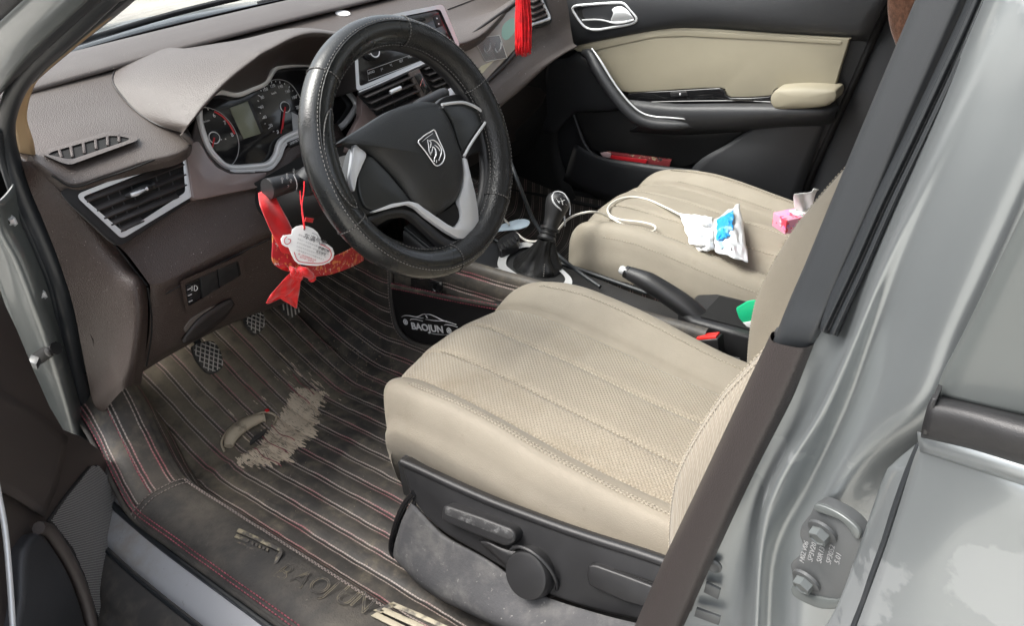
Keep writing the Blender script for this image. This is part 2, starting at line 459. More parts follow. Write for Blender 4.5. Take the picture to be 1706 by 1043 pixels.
# ---- driver side front pillar
seal = [(200, -20), (182, -10), (132, 36), (86, 78), (50, 113), (22, 158), (10, 210), (18, 262), (43, 335), (74, 405), (99, 470), (115, 540), (126, 610), (141, 682)]
tube('door_seal', [X(u, v, -.05) for u, v in seal], [.0115, .0115, .0125, .0125, .0125, .0125, .0125, .013, .016, .016, .016, .0165, .0165, .0165], M['rubber'], body, 6, 10)
tube('door_seal_lip', [X(u - 13, v + 6, -.062) for u, v in seal[6:]], .007, M['rubber'], body, 6, 8)
tube('roof_seal', [X(u, v, -.072) for u, v in [(190, -50), (150, -14), (70, 61), (0, 131), (-40, 178), (-70, 225)]], .0125, M['rubber'], body, 6, 10)
loft('pillar_paint', [[X(u, v, x) for u, v, x in r] for r in [
    [(90, -60, -.10), (140, -40, -.098), (175, -30, -.088)], [(20, 10, -.10), (72, 22, -.099), (112, 30, -.088)],
    [(-35, 62, -.10), (10, 78, -.099), (48, 92, -.088)], [(-75, 120, -.10), (-35, 140, -.099), (0, 155, -.088)], [(-100, 190, -.10), (-70, 200, -.099), (-40, 210, -.088)]]], M['paint_shaded'], body, 4, 4, .004)
loft('pillar_gutter', [[X(u, v, x) for u, v, x in r] for r in [
    [(20, -60, -.125), (60, -60, -.12), (95, -60, -.108)], [(-50, 5, -.125), (-10, 4, -.12), (28, 4, -.108)], [(-110, 75, -.125), (-70, 60, -.12), (-28, 57, -.108)]]], M['door_dark'], body, 4, 4, .004)
# front pillar's beige trim between seal and dashboard
loft('pillar_trim', [[X(u, v, x) for u, v, x in r] for r in [
    [(200, -30, -.035), (230, -30, -.01)], [(150, 20, -.035), (176, 30, -.01)], [(60, 112, -.03), (80, 110, -.01)], [(32, 150, -.028), (54, 140, -.01)], [(22, 190, -.028), (44, 190, -.012)], [(28, 235, -.028), (56, 235, -.012)], [(30, 272, -.028), (60, 262, -.012)]]], M['beige_trim'], body, 4, 5, .004)
loft('pillar_trim_upper', [[X(u, v, x) for u, v, x in r] for r in [
    [(240, -40, -.02), (262, -46, -.003)], [(172, 18, -.022), (192, 16, -.004)], [(118, 66, -.022), (138, 58, -.004)], [(70, 108, -.022), (88, 100, -.004)], [(48, 134, -.022), (56, 128, -.004)]]], M['rubber'], body, 3, 4, .006)
# hinge pillar, painted and stepped, with its bolts
hp = []
for a, b, c in [((-40, 300, -.11), (-6, 335, -.095), (22, 300, -.058)), ((-30, 380, -.11), (7, 386, -.096), (44, 372, -.058)), ((-10, 440, -.11), (30, 428, -.094), (66, 425, -.058)), ((10, 500, -.11), (50, 478, -.096), (90, 492, -.058)),
                ((25, 545, -.11), (59, 505, -.097), (100, 540, -.058)), ((40, 590, -.11), (80, 562, -.094), (108, 580, -.058)), ((52, 640, -.11), (96, 615, -.094), (118, 625, -.058)), ((80, 700, -.11), (115, 680, -.094), (132, 680, -.058)), ((105, 760, -.11), (130, 740, -.094), (150, 740, -.058))]:
    hp.append([X(*a), (X(*a) + X(*b)) / 2 + V((.004, 0, 0)), X(*b), (X(*b) + X(*c)) / 2 + V((.006, 0, 0)), X(*c)])
loft('hinge_pillar', hp, M['paint_shaded'], body, 4, 5, .004)
for u, v in ((22, 366), (72, 489)):
    p = X(u, v, -.079)
    bo = lathe('bolt', p, (-1, -.15, 0), [(0, .0105), (.002, .0105), (.002, .0075), (.008, .0068)], M['chrome'], body, 6)
    lathe('bolt_socket', p, (-1, -.15, 0), [(.0079, .004), (.0083, .0038)], M['void'], bo, 8)
ck = tube('check_strap', [X(46, 606, -.125), X(62, 598, -.11), X(80, 586, -.098), X(94, 580, -.09)], [.008, .012, .012, .009], M['black_matte'], body, 4, 8)
box('strap_clip', X(57, 603, -.128), (.006, .004, .003), (-.003, .008, .002), (0, -.002, .006), M['paint_dk'], ck)
lathe('strap_bolt', X(83, 586, -.112), (-1, -.2, .1), [(0, .008), (.004, .008), (.006, .005)], M['black_pl'], ck, 8)

# ---- sill: painted step, rubber lip and dirty lower rocker
sy = [1.25, 1.05, .92, .8, .6, .4, .2, 0, -.2]
def curve_x(y): return -.05 * max(0, (y - .86)) ** 1.0 * -1.2
loft('sill', [[(-.090 + curve_x(y), y, .066), (-.118 + curve_x(y), y, .068), (-.135 + curve_x(y), y, .064), (-.165 + curve_x(y), y, .052), (-.176 + curve_x(y), y, .042), (-.184 + curve_x(y), y, .02)] for y in sy], M['sill_paint'], body, 3, 4, .004)
loft('rocker_panel', [[(-.178 + curve_x(y), y, .036), (-.20 + curve_x(y), y, .03), (-.23 + curve_x(y), y, .012), (-.245 + curve_x(y), y, -.01), (-.27 + curve_x(y), y, -.03), (-.285 + curve_x(y), y, -.12)] for y in sy], M['rocker'], body, 3, 4, .004)
tube('sill_seam', [(-.186 + curve_x(y), y, .036) for y in sy], .0035, M['rubber'], body, 4, 6)
tube('sill_seal', [(-.130 + curve_x(y), y, .068) for y in sy], .0065, M['rubber'], body, 4, 6)

# ---- centre pillar beside the driver's seat
pl = []
for L_, R_ in [((1050, 1070), (1118, 1070)), ((1110, 935), (1180, 930)), ((1180, 790), (1240, 800)), ((1240, 665), (1300, 680)), ((1296, 550), (1346, 578))]:
    a = X(*L_, .03); b = X(*R_, -.012)
    pl.append([a + V((.022, -.010, 0)), a, a.lerp(b, .12) + V((-.006, .006, 0)), a.lerp(b, .5) + V((-.012, .010, 0)), a.lerp(b, .9) + V((-.006, .004, 0)), b, b + V((.012, -.004, 0))])
lt = loft('pillar_trim_lower', pl, M['pillar'], body, 4, 5)
pl = []
for L_, R_ in [((1284, 592), (1336, 614)), ((1306, 543), (1360, 562)), ((1330, 486), (1386, 500)), ((1360, 420), (1411, 440)), ((1410, 300), (1460, 330)), ((1460, 185), (1508, 215)), ((1500, 92), (1555, 110)), ((1542, -5), (1604, 0)), ((1575, -80), (1640, -80)), ((1640, -230), (1715, -230)), ((1730, -440), (1810, -440))]:
    a = X(*L_, .035 if L_[1] < 580 else .05); b = X(*R_, -.008 if L_[1] < 580 else .012)
    pl.append([a + V((.022, -.008, 0)), a, a.lerp(b, .1) + V((-.005, .005, 0)), a.lerp(b, .5) + V((-.013, .011, 0)), a.lerp(b, .9) + V((-.006, .003, 0)), b, b + V((.014, -.006, 0))])
ut = loft('pillar_trim_upper', pl, M['vinyl'], body, 4, 5)
cap = [X(*p, .012) for p in rnd([(1290, 556), (1305, 538), (1362, 556), (1352, 580), (1332, 574)], 6)]
panel('trim_joint', cap, (.02, -.01, -.02), M['pillar'], body, .003)
lathe('trim_plug', X(1304, 556, .012), (-1, .2, .5), [(0, .006), (.002, .006), (.003, .004)], M['black_pl'], body, 12)
sl_px = [(1386, 556), (1412, 500), (1440, 440), (1482, 345), (1530, 245), (1575, 150), (1625, 42), (1665, -50), (1745, -220), (1840, -430)]
loft('pillar_seal', [[X(u - 30 + (8 if v > 500 else 0), v - 8, -.010), X(u - 16, v - 3, -.022), X(u - 8, v, -.016), X(u + 2, v + 2, -.026), X(u + 10, v + 5, -.012)] for u, v in sl_px], M['rubber'], body, 4, 5, .003)

rows = [  # T, A, B, C, D, E
    [(1108, 1075), (1230, 1075), (1256, 1075), (1280, 1075), (1330, 1075), (1392, 1075), (1450, 1075)],
    [(1178, 925), (1250, 905), (1268, 900), (1291, 925), (1350, 905), (1430, 915), (1490, 925)],
    [(1236, 800), (1275, 805), (1297, 800), (1345, 812), (1400, 800), (1468, 795), (1530, 800)],
    [(1298, 680), (1340, 690), (1365, 690), (1410, 680), (1460, 690), (1540, 690), (1600, 700)],
    [(1345, 575), (1398, 568), (1420, 570), (1455, 560), (1520, 565), (1602, 565), (1660, 590)],
    [(1434, 440), (1452, 435), (1475, 430), (1510, 425), (1580, 430), (1667, 432), (1725, 450)],
    [(1545, 200), (1556, 198), (1580, 200), (1620, 200), (1690, 200), (1770, 210), (1830, 230)],
    [(1650, -50), (1660, -50), (1690, -50), (1730, -50), (1800, -50), (1880, -40), (1940, -30)],
    [(1825, -430), (1836, -430), (1870, -430), (1910, -430), (1980, -430), (2060, -430), (2120, -430)]]
dep = [(.010, .016, -.030, -.008, -.028, -.012, -.0), (.008, .014, -.032, -.008, -.030, -.014, -.0), (.006, .010, -.034, -.012, -.036, -.022, -.0), (.002, -.002, -.036, -.022, -.046, -.055, -.03),
       (-.004, -.012, -.038, -.032, -.052, -.058, -.03), (-.010, -.02, -.04, -.042, -.056, -.06, -.03), (-.012, -.022, -.044, -.05, -.06, -.062, -.03), (-.012, -.022, -.044, -.052, -.062, -.064, -.03), (-.0, -.01, -.03, -.04, -.05, -.05, -.02)]
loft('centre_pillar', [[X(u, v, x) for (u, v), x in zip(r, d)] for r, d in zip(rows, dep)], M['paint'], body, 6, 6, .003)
# rubber plug and two strips of sealing tape low on the pillar
pp = Plane(X(1190, 945, .008), (X(1210, 920, .010) - X(1178, 925, .008)).cross(X(1190, 990, .009) - X(1178, 925, .008)))
if pp.n.x > 0: pp.n = -pp.n
lathe('rubber_plug', pp(1189, 942, .001), pp.n, [(0, .0085), (.0018, .0085), (.003, .0065), (.0022, .005)], M['paint_dk'], body, 24)
for q in ([(1163, 962), (1170, 964), (1152, 1020), (1145, 1018)], [(1176, 972), (1200, 984), (1196, 1000), (1172, 988)], [(1160, 1015), (1200, 1030), (1197, 1043), (1156, 1028)]):
    panel('sealing_tape', pp.many(q, .004), pp.n * -.003, M['paint_dk'] if q[0][0] != 1163 else M['paint_shaded'], body, .0006)

# rear door hinge leaf bolted to the centre pillar
HP = Plane(X(1380, 920, -.046), (-.93, .30, .12))
ho = [(1360, 838), (1385, 846), (1412, 862), (1432, 884), (1446, 920), (1440, 975), (1418, 1002), (1392, 1010), (1345, 998), (1322, 986), (1318, 955), (1316, 940), (1331, 926), (1337, 912), (1331, 893), (1334, 876), (1348, 858)]
hg = panel('door_hinge', HP.many(cr2(ho, 3), .010), HP.n * -.012, M['paint_dk'], body, .002)
panel('hinge_leaf', HP.many(cr2([(1358, 840), (1385, 849), (1411, 865), (1432, 886), (1426, 900), (1405, 872), (1380, 860), (1358, 852)], 3), .0135), HP.n * -.003, M['paint_shaded'], hg, .001)
panel('hinge_leaf', HP.many(cr2([(1322, 975), (1345, 990), (1392, 1000), (1412, 994), (1408, 1012), (1370, 1016), (1330, 1000), (1318, 988)], 3), .0115), HP.n * -.004, M['paint_shaded'], hg, .001)
for u, v in ((1372, 884), (1345, 966)):
    q = HP(u, v, .0105)
    ax = (HP.n + V((0, -.1, -.45))).normalized()
    b_ = lathe('hinge_bolt', q, ax, [(0, .0115), (.0025, .0115), (.003, .0085)], M['paint_dk'], hg, 24)
    lathe('bolt_head', q, ax, [(.0028, .0078), (.0095, .0074), (.0098, .0058), (.0088, .0052)], M['paint_shaded'], hg, 6)
for k, (u, v, s_) in enumerate([(1339, 940, 'H02.V06'), (1353, 938, 'SP3V20'), (1368, 940, 'S0R13'), (1384, 942, 'SP3052'), (1398, 942, '5.01')]):
    a = HP(u, v, .0103); xd = HP(u + 8, v - 34, .0103) - a; yd = HP(u - 30, v - 6, .0103) - a
    text('stamped_code', s_, a, xd, yd, .006, M['stamp'], hg, .0002)

# (door below)
# rear door: front flange, skin, waist moulding and window frame
rd = thing('rear_door', 'closed silver rear door with patchy paint and black waist moulding', 'car door', tuple(X(1560, 900, -.12)))
loft('door_flange', [[X(u, v, x) for u, v, x in r] for r in [
    [(1345, 1090, -.078), (1376, 1085, -.090), (1405, 1085, -.098)], [(1392, 1015, -.078), (1420, 1000, -.090), (1442, 1010, -.098)], [(1430, 915, -.078), (1455, 905, -.090), (1475, 912, -.098)], [(1470, 800, -.078), (1486, 795, -.090), (1508, 805, -.098)],
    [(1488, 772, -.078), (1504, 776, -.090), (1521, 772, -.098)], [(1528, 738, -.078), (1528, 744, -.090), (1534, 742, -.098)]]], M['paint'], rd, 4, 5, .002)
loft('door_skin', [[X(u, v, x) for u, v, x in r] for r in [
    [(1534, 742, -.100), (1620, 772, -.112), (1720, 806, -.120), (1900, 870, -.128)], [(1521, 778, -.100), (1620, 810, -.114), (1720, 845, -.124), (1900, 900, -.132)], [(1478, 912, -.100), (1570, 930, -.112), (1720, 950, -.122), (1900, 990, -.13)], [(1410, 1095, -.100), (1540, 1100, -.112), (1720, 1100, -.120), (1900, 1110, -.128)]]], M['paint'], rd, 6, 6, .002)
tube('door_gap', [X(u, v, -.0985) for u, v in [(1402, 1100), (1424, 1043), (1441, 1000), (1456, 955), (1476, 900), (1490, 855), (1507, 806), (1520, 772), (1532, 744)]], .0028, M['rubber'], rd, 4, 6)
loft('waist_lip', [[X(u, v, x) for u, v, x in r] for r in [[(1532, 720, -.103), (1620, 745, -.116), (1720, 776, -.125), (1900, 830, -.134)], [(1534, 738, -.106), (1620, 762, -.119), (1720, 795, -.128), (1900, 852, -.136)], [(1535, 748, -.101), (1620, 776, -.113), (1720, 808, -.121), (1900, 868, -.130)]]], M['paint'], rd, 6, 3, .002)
loft('waist_moulding', [[X(u, v, x) for u, v, x in r] for r in [
    [(1553, 662, -.098), (1620, 678, -.105), (1720, 702, -.112), (1900, 740, -.12)], [(1550, 672, -.112), (1620, 688, -.119), (1720, 714, -.126), (1900, 752, -.134)], [(1543, 694, -.116), (1620, 714, -.123), (1720, 742, -.131), (1900, 790, -.138)], [(1537, 716, -.113), (1620, 738, -.120), (1720, 769, -.128), (1900, 822, -.136)], [(1536, 726, -.102), (1620, 750, -.11), (1720, 782, -.118), (1900, 838, -.126)]]], M['black_pl'], rd, 5, 4, .002)
panel('moulding_end', [X(u, v, -.117) for u, v in [(1553, 664), (1560, 667), (1545, 726), (1535, 724), (1541, 694)]], (.015, 0, 0), M['black_pl'], rd, .001)
loft('window_frame', [[X(u, v, x) for u, v, x in r] for r in [
    [(1560, 662, -.088), (1566, 660, -.100), (1650, 682, -.106), (1900, 735, -.116)], [(1573, 620, -.088), (1581, 620, -.100), (1680, 640, -.106), (1900, 690, -.116)], [(1604, 560, -.088), (1613, 560, -.100), (1720, 580, -.106), (1900, 620, -.116)], [(1668, 430, -.088), (1677, 430, -.100), (1790, 445, -.106), (1900, 460, -.116)], [(1770, 220, -.088), (1778, 222, -.100), (1880, 240, -.106), (1960, 250, -.116)]]], M['paint_shaded'], rd, 4, 5, .002)

# ------------------------------------------------------------------ open driver's door, lower left
ph = R(45)
DP = Plane((-.20, .93, 0), (math.cos(ph), -math.sin(ph), 0))
dd = thing('driver_door', 'open driver door showing its dark brown inner trim, speaker grille and map pocket', 'car door', tuple(DP(100, 1000)))
out = [(-120, 400), (-40, 430), (0, 482), (30, 545), (60, 618), (85, 675), (108, 714), (142, 728), (168, 748), (196, 796), (216, 838), (227, 878), (229, 930), (224, 1100), (-120, 1100)]
dirv = V((-math.cos(ph), -math.sin(ph), 0))
def DS(s_, z_): return DP.p + dirv * s_ + V((0, 0, z_))
vis = DP.many(out[2:-2]) + [DP(226, 1000)]
panel('trim_panel', [DS(-.062, .74)] + vis + [DS(.05, -.22), DS(.3, -.26), DS(.90, -.24), DS(.99, -.1), DS(1.02, .3), DS(.98, .72), DS(.94, .745)], DP.n * -.06, M['door_brown'], dd, .008, 3)
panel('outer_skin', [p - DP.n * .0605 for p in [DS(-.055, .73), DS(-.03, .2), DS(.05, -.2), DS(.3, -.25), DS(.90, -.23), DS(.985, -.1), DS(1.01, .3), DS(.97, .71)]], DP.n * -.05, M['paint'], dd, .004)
tube('window_frame', [DS(-.02, .74) - DP.n * .05, DS(.25, .93) - DP.n * .04, DS(.6, 1.12) - DP.n * .03, DS(.86, 1.15) - DP.n * .03, DS(.93, 1.0) - DP.n * .04, DS(.96, .74) - DP.n * .05], .02, M['rubber'], dd, 6, 8)
gr = [(150, 777), (162, 778), (178, 798), (193, 819), (188, 870), (178, 950), (166, 1036), (158, 1025), (150, 1000), (138, 962), (118, 915), (100, 892), (81, 868), (110, 826)]
gro = panel('speaker_grille', DP.many(gr, .004), DP.n * -.008, M['grille'], dd, .0015)
M['grille_dot'] = mat('grille_mesh_rib', (.27, .26, .25), .55)
# raised mesh of the grille: fine crossing ribs, one part
def inside(p, poly):
    c = False; n = len(poly)
    for i in range(n):
        (x1, y1), (x2, y2) = poly[i], poly[i - 1]
        if (y1 > p[1]) != (y2 > p[1]) and p[0] < (x2 - x1) * (p[1] - y1) / (y2 - y1) + x1: c = not c
    return c
vs, fs = [], []
a0 = DP.p.copy(); ux = V((0, 0, 1)).cross(DP.n).normalized(); uz = V((0, 0, 1))
gp2 = [((p - a0).dot(ux), (p - a0).dot(uz)) for p in DP.many(gr)]
xs = [p[0] for p in gp2]; zs = [p[1] for p in gp2]
st = .0036
i0 = 0; zz = min(zs); row = 0
while zz < max(zs):
    xx = min(xs) + (st / 2 if row % 2 else 0)
    while xx < max(xs):
        if inside((xx, zz), gp2):
            i = len(vs); h = st * .40
            for dx, dz, o_ in ((-h, 0, .0041), (0, -h * .8, .0041), (h, 0, .0041), (0, h * .8, .0041), (0, 0, .0052)):
                vs.append(a0 + ux * (xx + dx) + uz * (zz + dz) + DP.n * o_)
            fs += [(i, i + 1, i + 4), (i + 1, i + 2, i + 4), (i + 2, i + 3, i + 4), (i + 3, i, i + 4)]
        xx += st
    zz += st * .62; row += 1
tag(obj('mesh_rib', vs, fs, M['grille_dot'], gro, False), kind='stuff')
pk = [(66, 887), (78, 892), (92, 912), (112, 945), (128, 985), (142, 1030), (152, 1100), (36, 1100), (40, 1000), (42, 930), (50, 905)]
panel('map_pocket', DP.many(cr2(pk, 3), .022), DP.n * -.03, M['door_dark'], dd, .010, 4)
tube('pocket_rim', DP.many([(64, 880), (80, 884), (98, 908), (120, 945), (137, 985), (150, 1030), (162, 1100)], .020), .010, M['door_brown'], dd, 5, 8)
tube('chrome_strip', DP.many([(-14, 760), (-2, 825), (8, 880), (15, 950), (21, 1040), (24, 1110)], .012), .0042, M['chrome_b'], dd, 5, 8)
tube('trim_ridge', DP.many([(160, 777), (184, 800), (205, 830), (214, 862), (214, 905), (206, 985), (202, 1100)], .002), .0022, M['door_dark'], dd, 5, 6)
loft('trim_shelf', [DP.many([(-20, 640), (60, 690), (110, 730)], .004), DP.many([(-30, 720), (40, 760), (95, 800)], .012), DP.many([(-40, 800), (20, 830), (70, 862)], .006)], M['door_brown'], dd, 5, 4, .004)
# ================================================================== dashboard
dash = thing('dashboard', 'dark brown dashboard with chrome ringed vents, round dials and a dusty top', 'dashboard', (.7, 1.0, .5))
PAD = Plane((0, .93, .70), (0, -.28, 1))
VF = Plane((.09, .945, .636), (.16, -1, .34))         # left vent face
CL = Plane((.35, 1.0, .67), (0, -1, .35))             # dials
HU = Plane((.8, .872, .74), (-.12, -1, .30))          # radio face
RF = Plane((1.05, .915, .70), (-.22, -1, .35))        # passenger side trim face

# bulk behind every opening
bulk = []
for y0, z0 in [(1.30, .755), (1.0, .665), (1.0, .60), (1.0, .52), (1.0, .40), (1.05, .30), (1.25, .26)]:
    bulk.append([(-.045, y0, z0), (.2, y0, z0), (.5, y0, z0), (.9, y0, z0), (1.2, y0, z0), (1.37, y0, z0)])
loft('dash_core', bulk, M['void'], dash, 1, 1)

# top pad: windscreen edge ... front lip
def padp(u, v, off=0): return PAD(u, v, off)
lip = [(57, 268), (84, 287), (120, 306), (170, 292), (230, 271), (319, 237), (400, 205)]
lipP = [Y(57, 268, .955), Y(86, 288, .94), Y(121, 306, .93)] + [Y(u, v, .93) for u, v in lip[3:6]] + [V((.30, 1.10, .748)), V((.56, 1.06, .737)), V((.70, .95, .72)), V((.84, .905, .712)), V((.97, .90, .712)), RF(859, 4, .004), RF(900, -22, .004), V((1.40, .985, .735))]
n = len(lipP)
def pady(p, y, dz=0): return V((p.x, y, .70 + .28 * (y - .93) + dz))
rows = [[p + V((0, .012, -.022)) for p in lipP], [p + V((0, 0, -.004)) for p in lipP], [p + V((0, .012, .006)) for p in lipP]]
xs_back = [-.062, -.058, -.05, .0, .07, .19, .32, .56, .70, .84, .97, 1.19, 1.30, 1.40]
for y, dz in ((1.02, .0), (1.10, 0), (1.19, .0), (1.27, -.004), (1.33, -.014)):
    t = (y - .93) / .4
    rows.append([V((p.x * (1 - t) + xb * t, max(y, p.y + .03), .70 + .28 * (max(y, p.y + .03) - .93) + dz - .02 * (i == 0))) for i, (p, xb) in enumerate(zip(lipP, xs_back))])
pad = loft('dash_pad', rows, M['dash'], dash, 6, 5)
# raised edge strip along the windscreen and the dark gap behind it
loft('screen_strip', [[(x, y, z) for x, z in [(-.03, z0 - .008), (.3, z0), (.7, z0 + .003), (1.1, z0), (1.39, z0 - .008)]] for y, z0 in [(1.20, .781), (1.205, .789), (1.27, .801), (1.33, .805), (1.345, .795)]], M['dash'], dash, 6, 2)
loft('screen_gap', [[(x, y, z) for x, z in [(-.03, z0 - .008), (.3, z0), (.7, z0 + .003), (1.1, z0), (1.39, z0 - .008)]] for y, z0 in [(1.335, .797), (1.38, .785), (1.46, .775)]], M['void'], dash, 6, 2)
# small white lens (sunlight sensor) on the pad
tg = lathe('sensor_lens', PAD(571, 22, .0), PAD.n, [(0, .018), (.002, .018), (.004, .012), (.0045, 0)], M['white_card'], dash, 20)
tube('pad_groove', [PAD(u, v, .0008) for u, v in [(448, 26), (470, 10), (505, 0), (560, -14)]], .0012, M['dash_dark'], dash, 4, 6)
tube('pad_groove', [PAD(u, v, .0008) for u, v in [(746, 15), (775, 4), (810, -10), (840, -25)]], .0012, M['dash_dark'], dash, 4, 6)

# windscreen demister vent in the pad
DV = PAD
fo = rnd([(69, 256), (80, 248), (182, 218), (202, 219), (231, 228), (228, 234), (118, 274), (106, 272)], 6)
fi = rnd([(79, 257), (88, 252), (180, 226), (198, 226), (216, 230), (212, 234), (120, 265), (110, 264)], 4)
def ring(name, outer, inner, pl, off, depth, m, parent, lift=.0):
    """frame between two outlines with equal point counts, standing `off` proud, walls down to -depth"""
    o = pl.many(outer, 0) ; o2 = pl.many(outer, off); i2 = pl.many(inner, off); i0 = pl.many(inner, -depth)
    n = len(outer); vs = o + o2 + i2 + i0; fs = []
    for a in range(3):
        for k in range(n):
            fs.append((a * n + k, a * n + (k + 1) % n, (a + 1) * n + (k + 1) % n, (a + 1) * n + k))
    return obj(name, vs, fs, m, parent, True, 35)
dv = ring('demister_vent', fo, fi, PAD, .0035, .012, M['dash'], dash)
panel('vent_recess', PAD.many(fi, .0009), PAD.n * -.0005, M['void'], dv, 0)
for (u1, v1), (u2, v2) in [((99, 251), (103, 263)), ((118, 245), (121, 262)), ((139, 239), (141, 256)), ((159, 232), (161, 249)), ((179, 226), (180, 243)), ((198, 225), (199, 237))]:
    a, b = PAD(u1, v1, .0015), PAD(u2, v2, .0015)
    box('vent_slat', (a + b) / 2 + PAD.n * .0004, (a - b) / 2, PAD.n.cross((a - b).normalized()) * .0022, PAD.n * .0016, M['dash_low'], dv, .0005, 1)

# hood over the dials
base = [(302, 221), (262, 208), (226, 185), (197, 153), (187, 132), (197, 111), (228, 93), (268, 78), (325, 66), (410, 54), (520, 43), (640, 40)]
rim = [(303, 222), (313, 208), (324, 194), (334, 180), (345, 167), (358, 152), (376, 134), (396, 117), (420, 99), (446, 82), (520, 53), (640, 60)]
bp = [PAD(u, v, .001) if i < 8 else None for i, (u, v) in enumerate(base)]
bp[8] = V((.40, 1.22, .783)); bp[9] = V((.50, 1.20, .777)); bp[10] = V((.60, 1.17, .769)); bp[11] = V((.68, 1.10, .75))
rp = [Y(u, v, .905) for u, v in rim]
rp[-1] = V((.63, .90, .77)); rp[0] = Y(303, 222, .93)
tp_ = [math.sin(math.pi / 2 * min(1, i / 8)) ** 1.5 for i in range(20)]
mid = [a.lerp(b, .55) + V((0, -.004 * tp_[i], .012 * tp_[i])) for i, (a, b) in enumerate(zip(bp, rp))]
mid2 = [a.lerp(b, .9) + V((0, -.002 * tp_[i], .006 * tp_[i])) for i, (a, b) in enumerate(zip(bp, rp))]
rimu = [p + V((0, .004, -.008 * tp_[min(19, i + 3)])) for i, p in enumerate(rp)]
hood = loft('instrument_hood', [bp, mid, mid2, rp, rimu], M['dash'], dash, 6, 5)
# lining from the rim inward to the dial bezel
bez_top = [(331, 181), (333, 176), (338, 168), (345, 160), (352, 155), (358, 151), (372, 150), (395, 154), (420, 145), (442, 135), (462, 110), (520, 104)]
lin = [CL(u, v, .012) for u, v in bez_top]
lin[-1] = V((.60, 1.01, .72))
loft('hood_lining', [rimu, [a.lerp(b, .35) + V((0, 0, -.002)) for a, b in zip(rimu, lin)], [a.lerp(b, .75) for a, b in zip(rimu, lin)], lin], M['dash_low'], dash, 6, 4)
ob = [CL(u, v, .002) for u, v in rnd([(352, 152), (395, 152), (442, 134), (462, 106), (520, 98), (560, 102), (592, 168), (566, 214), (450, 282), (381, 285), (340, 250), (326, 180)], 8)]

# dial cluster
clu = panel('dial_panel', CL.many(rnd([(330, 184), (358, 152), (395, 154), (442, 136), (460, 111), (520, 106), (566, 138), (592, 170), (590, 184), (566, 213), (501, 219), (480, 227), (466, 238), (458, 260), (445, 274), (420, 278), (384, 280), (360, 265), (345, 243)], 5), .0), CL.n * -.01, M['black_gloss'], dash, .001)
M['bezel'] = mat('bezel_satin_silver', (.78, .77, .75), .3, .3)
tube('bezel', CL.many([(331, 181), (333, 205), (346, 243), (361, 264), (382, 279), (421, 278), (446, 274), (459, 259), (466, 238), (481, 227), (502, 219), (540, 208), (566, 213), (590, 184), (591, 168), (569, 141), (545, 118)], .006), .0068, M['bezel'], clu, 4, 8)
tube('bezel', CL.many([(357, 153), (372, 152), (396, 156), (420, 147), (441, 137), (452, 120), (461, 111), (481, 107), (516, 106), (545, 114)], .006), .0066, M['bezel'], clu, 4, 8)
loft('bezel_shelf', [CL.many([(382, 279), (421, 278), (446, 274), (459, 259), (467, 238), (481, 227), (502, 219), (540, 206)], .006), CL.many([(384, 287), (424, 287), (452, 283), (468, 264), (476, 244), (488, 234), (508, 226), (546, 212)], .016)], M['bezel'], clu, 4, 2)
def dial(pc, pts, name):
    return tube(name, CL.many(pts, .0012), .0007, M['grey_print'], clu, 5, 5)
dial(0, [(336, 178), (350, 180), (368, 188), (383, 203), (393, 220), (398, 240), (396, 258), (390, 270), (383, 277)], 'dial_ring')
dial(0, [(444, 139), (452, 134), (462, 132), (475, 134), (486, 141), (496, 155), (502, 168), (506, 185)], 'dial_ring')
tube('redline_arc', CL.many([(357, 185), (370, 193), (381, 205), (388, 217), (391, 223)], .0014), .0018, M['redline'], clu, 4, 5)
def ringtube(u, v, r, m, name, par):
    c = CL(u, v, .0015); a = V((1, 0, 0)); b = CL.n.cross(a).normalized()
    return tube(name, [c + (a * math.cos(q) + b * math.sin(q)) * r for q in [i * math.pi / 6 for i in range(12)]], .0012, m, par, 3, 5, True)
for (u, v), tips in (((357, 229), [(353, 250)]), ((475, 178), [(468, 222), (471, 215)])):
    ringtube(u, v, .0105, M['white'], 'hub_ring', clu)
    lathe('needle_cap', CL(u, v, .0), CL.n, [(0, .008), (.004, .008), (.005, .006)], M['black_pl'], clu, 16)
    for t in tips: tube('needle', [CL(u, v, .005), CL(*t, .003)], [.0018, .0008], M['redline'], clu, 1, 6)
def ltext(s, u, v, size, m=M['white'], par=clu, pl=CL, off=.0012, xd=None, yd=None, align='CENTER', nm='dial_number'):
    xd = xd or V((1, 0, 0)); yd = yd or pl.n.cross(V((1, 0, 0))) * (1 if pl.n.cross(V((1, 0, 0))).z > 0 else -1)
    return text(nm, s, pl(u, v, off), xd, yd, size, m, par, .0001, align, bold=.0)
for s, u, v in [('5', 336, 190), ('6', 358, 195), ('7', 376, 207), ('8', 388, 227), ('0', 464, 221), ('20', 452, 211), ('40', 442, 197), ('60', 437, 180), ('80', 438, 164), ('100', 443, 151), ('120', 455, 145), ('140', 468, 146), ('160', 480, 154), ('180', 491, 164), ('200', 498, 180)]:
    ltext(s, u, v, .0105 if len(s) == 1 and s != '0' else .0085)
ltext('x1000r/min', 341, 204, .0052); ltext('km/h', 457, 156, .006)
ticks = []
